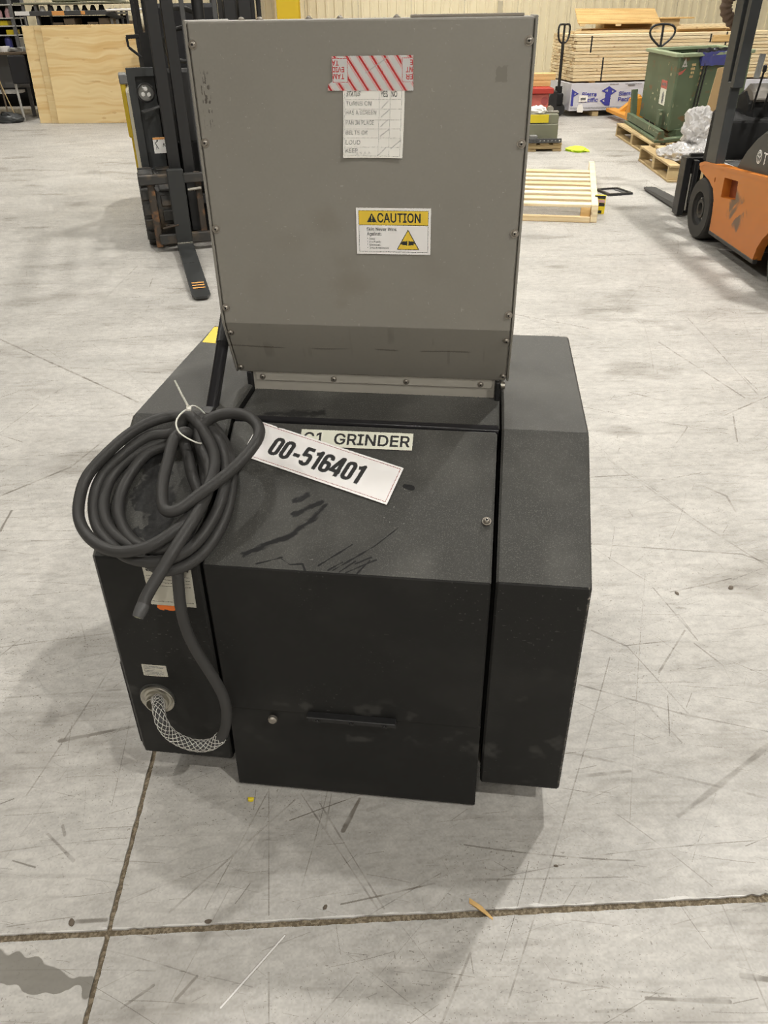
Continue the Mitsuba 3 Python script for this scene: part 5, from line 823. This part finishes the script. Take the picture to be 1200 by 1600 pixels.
# wire rack behind the plywood
wr = thing('metal_rack', 'dark metal rack full of dark stock behind the plywood sheets', 'rack')
for x in (-5.20, -5.02, -3.93, -3.85): 
    for y in (13.62, 14.2): add('post', bx(x, x + 0.035, y, y + 0.035, 0, 1.5 if x < -4 else 1.42), 'rack_grey', wr)
for z in (0.55, 1.0, 1.345): add('shelf', bx(-5.22, -3.82, 13.60, 14.24, z, z + 0.025), 'rack_grey', wr)
add('dark_backing', bx(-5.2, -3.85, 14.225, 14.235, 0.1, 1.33), 'void_black', wr)  # added black sheet so the gaps between the stock look dark
add('front_beam', bx(-5.24, -3.82, 13.575, 13.60, 1.335, 1.395), 'dark_grey', wr)
add('top_edge', bx(-5.30, -3.7, 13.58, 14.24, 1.478, 1.50), 'olive_grey', wr)
add('price_strip', bx(-5.30, -5.085, 13.568, 13.574, 1.343, 1.396, 0.001), 'white_plain', wr, label='white label strip at the left end of the beam')
add('warning_strip', bx(-4.755, -4.575, 13.568, 13.574, 1.338, 1.393, 0.001), 'stripe_orange', wr, label='orange label on the beam')
add('warning_strip', bx(-4.33, -4.27, 13.568, 13.574, 1.345, 1.39, 0.001), 'stripe_orange', wr)
for x in (-5.23, -5.16): add('wire_upright', rod((x, 13.57, 0.25), (x, 13.57, 1.33), 0.008, 6), 'mid_grey', wr)
for z in (0.45, 0.72, 1.0): add('wire_crossbar', rod((-5.23, 13.57, z), (-4.9, 13.57, z), 0.006, 6), 'mid_grey', wr)
for k in range(6):
    x = -4.97 + 0.172 * k; tag(add('stock_carton', bx(x, x + 0.155, 13.64, 14.0, 1.026, 1.20 + 0.05 * ((k * 7) % 3)), 'dark_carton' if k % 3 else 'cardboard'), ['leftmost brown carton', 'second dark carton from the left', 'third dark carton from the left', 'fourth carton, brown', 'fifth dark carton', 'rightmost dark carton'][k] + ' on the rack behind the plywood', 'carton', 'cartons in the metal rack')
for k in range(9):
    x = -5.06 + 0.125 * k; tag(add('fitting', move(lathe([(0, 0), (0.035, 0), (0.045, 0.03), (0.03, 0.055 + 0.02 * (k % 3)), (0.02, 0.09), (0, 0.09)], 14), TR(x, 13.72, 1.3705)), ('void_black', 'white_plain', 'dark_grey')[k % 3] if k < 6 else 'void_black', smooth=40), 'small pipe fitting on the upper shelf of the metal rack', 'fitting', 'fittings on the upper shelf of the metal rack')
tag(add('hose_bundle', join(*[tube(spline([(-4.75, 13.7 + 0.05 * k, 1.524), (-4.3, 13.62 + 0.06 * k, 1.527), (-3.95, 13.6 + 0.05 * k, 1.524), (-3.66 - 0.03 * k, 13.6 + 0.04 * k, 1.495)], 6), 0.020, 8) for k in range(4)]), 'olive_grey', smooth=True), 'grey-green hoses bundled along the top of the metal rack', 'hoses')
tag(add('pipe_length', rod((-3.93, 13.5, 1.392), (-3.2, 13.7, 1.405), 0.016, 10), 'white_plain', smooth=40), 'white pipe sticking out right of the metal rack', 'pipe')
tag(add('sheet_bracket', hull([(-3.98, 13.55, 1.335), (-3.9, 13.55, 1.36), (-3.68, 13.6, 1.285), (-3.85, 13.6, 1.285), (-3.9, 13.75, 1.36)]), 'charcoal'), 'dark bent sheet at the right end of the metal rack', 'sheet metal')
tag(add('carton', bx(-3.68, -3.50, 13.7, 14.0, 0, 1.26), 'dark_carton'), 'tall brown carton standing right of the metal rack', 'carton')
tag(add('carton', bx(-4.02, -3.84, 14.4, 14.6, 0.0, 1.33), 'beige'), 'tall pale carton behind the right end of the rack', 'carton')
# shelving unit at the far left
su = thing('shelving_unit', 'dark shelving unit with bottles and boxes at the far left', 'shelving')
for x in (-6.45, -5.47): 
    for y in (13.80, 14.3): add('post', bx(x, x + 0.05, y, y + 0.04, 0, 2.0), 'rack_grey', su)
for z in (0.92, 1.105, 1.222, 1.322, 1.49): add('shelf', bx(-6.45, -5.43, 13.79, 14.34, z - 0.018, z), 'light_grey' if z > 1.1 else 'rack_grey', su)
add('dark_backing', bx(-6.45, -5.43, 14.32, 14.34, 0.1, 2.0), 'void_black', su)
for k in range(5):
    t = thing('bottle', ['rightmost pink bottle on the shelving unit', 'second pink bottle from the right on the shelving unit', 'third pink bottle from the right on the shelving unit', 'fourth pink bottle from the right on the shelving unit', 'fifth pink bottle from the right on the shelving unit'][k], 'bottle', 'pink bottles on the shelving unit'); x = -5.52 - 0.135 * k
    add('body', move(lathe([(0, 0), (0.045, 0), (0.045, 0.075), (0.02, 0.115), (0.02, 0.12), (0, 0.12)], 16), TR(x, 13.88, 1.3225)), 'pink_plastic', t, smooth=40); add('cap', move(lathe([(0, 0), (0.018, 0), (0.018, 0.025), (0, 0.025)], 12), TR(x, 13.88, 1.4425)), 'dark_carton', t)
tag(add('parts_box', bx(-5.75, -5.55, 13.85, 14.0, 1.2225, 1.285), 'yellow_plain'), 'yellow box on the shelf under the pink bottles', 'box')
tag(add('tool_case', bx(-5.60, -5.47, 13.85, 14.05, 1.1055, 1.168), 'yellow_plain'), 'yellow and black case one shelf below the yellow box', 'case')
tag(add('jug', move(lathe([(0, 0), (0.05, 0), (0.056, 0.10), (0.05, 0.135), (0.03, 0.145), (0.03, 0.16), (0, 0.16)], 20), TR(-5.61, 13.88, 0.9205)), 'blue_plastic', smooth=40), 'blue plastic jug on the shelf above the bench', 'jug')
tag(add('file_folder', move(bx(0, 0.02, 0, 0.2, 0, 0.15), TR(-5.47, 13.85, 0.9205) @ RY(0.15)), 'light_grey'), 'thin grey folder right of the blue jug', 'folder')
wbn = thing('workbench', 'cluttered bench with metal legs at the far left', 'workbench')
add('top', bx(-6.4, -5.15, 13.1, 13.54, 0.865, 0.90), 'dark_carton', wbn); add('modesty_panel', bx(-6.4, -5.30, 13.50, 13.53, 0.42, 0.865), 'rack_grey', wbn); add('low_shelf', bx(-6.4, -5.38, 13.2, 13.5, 0.36, 0.40), 'light_grey', wbn)
for x in (-5.345, -6.35): add('leg', rod((x, 13.14, 0), (x - 0.02, 13.14, 0.865), 0.018, 10), 'light_grey', wbn)
tag(add('tub', move(lathe([(0, 0), (0.07, 0), (0.085, 0.06), (0.088, 0.06), (0.088, 0.07), (0, 0.07)], 20), TR(-5.45, 13.25, 0.901)), 'white_plain', smooth=35), 'white round tub on the bench', 'tub')
tag(add('scrap_pile', lumpy((-5.25, 13.3, 0.93), (0.10, 0.08, 0.03), 5, 0.02, 20, 3), 'mid_grey', smooth=60) if False else add('scrap_pile', crumple(bx(-5.36, -5.17, 13.2, 13.45, 0.901, 0.945), 0.02, 20, 5, 0.03), 'mid_grey'), 'grey clutter at the right end of the bench', 'clutter')
tag(add('seat_back', bx(-5.34, -5.10, 13.02, 13.08, 0.50, 0.86, 0.02), 'fabric_black'), 'dark chair back standing in front of the bench', 'chair back')
tag(add('hanging_strap', tube(spline([(-5.62, 13.04, 0.90), (-5.56, 13.03, 0.65), (-5.50, 13.02, 0.40), (-5.42, 13.0, 0.12)], 6), 0.008, 6), 'old_pallet_wood', smooth=True), 'tan strap hanging from the bench', 'strap')
tag(add('broom_handle', rod((-5.52, 13.02, 0.0), (-5.55, 13.06, 0.93), 0.013, 8), 'dark_carton', smooth=40), 'thin dark broom handle leaning on the bench', 'broom handle')
bag = thing('black_bag', 'slumped black bag lying on the floor at the far left', 'bag')
add('bag', lumpy((-5.50, 13.05, 0.05), (0.22, 0.16, 0.075), 3, 0.025, 8, 4), 'fabric_black', bag, smooth=50) if False else None
m = trimesh.creation.icosphere(4, 1.0); v = m.vertices; m.vertices = v * (0.21, 0.16, 0.085) * (1 + 0.35 * (meshkit.fbm(v * 1.8, 3, 4) - 0.5))[:, None]; m.vertices[:, 2] = np.maximum(m.vertices[:, 2], -0.045)
add('body', move(m, TR(-5.50, 12.98, 0.047)), 'charcoal', bag, smooth=50)
add('handle', tube(spline([(-5.58, 12.90, 0.10), (-5.52, 12.86, 0.15), (-5.44, 12.88, 0.10)], 8), 0.010, 6), 'rubber', bag, smooth=True)
# column and stored mast at the back wall
cl = thing('building_column', 'yellow painted steel column in front of the back wall', 'column')
add('web', bx(-1.615, -1.255, 15.18, 15.21, 0, 8.2), 'column_yellow', cl); 
for y in (15.05, 15.32): add('flange', bx(-1.615, -1.255, y, y + 0.02, 0, 8.2), 'column_yellow', cl)
lm_ = thing('lift_mast', 'tall black lift mast standing at the back wall left of the yellow column', 'mast')
for a, b in ((-2.68, -2.60), (-2.56, -2.34), (-2.30, -2.13)): add('rail', bx(a, b, 15.0, 15.2, 0, 3.0), 'black_metal', lm_)
for z in (0.3, 2.9): add('crossbar', bx(-2.68, -2.13, 15.05, 15.1, z, z + 0.1), 'black_metal', lm_)
tag(add('blanket_roll', move(lathe([(0, -0.22), (0.09, -0.22), (0.10, -0.2), (0.10, 0.2), (0.09, 0.22), (0, 0.22)], 20), TR(-2.93, 12.2, 1.245) @ RY(math.pi / 2)), 'beige', smooth=40), 'rolled beige blanket behind the left forklift', 'blanket')
dr_ = thing('storage_drum', 'brown drum standing behind the left forklift under the rolled blanket', 'drum')
add('body', move(lathe([(0, 0), (0.27, 0), (0.28, 0.02), (0.27, 0.36), (0.285, 0.38), (0.27, 0.40), (0.27, 0.76), (0.285, 0.78), (0.27, 0.8), (0.27, 1.13), (0.28, 1.144), (0, 1.144)], 32), TR(-2.93, 12.2, 0)), 'dark_carton', dr_, smooth=40)
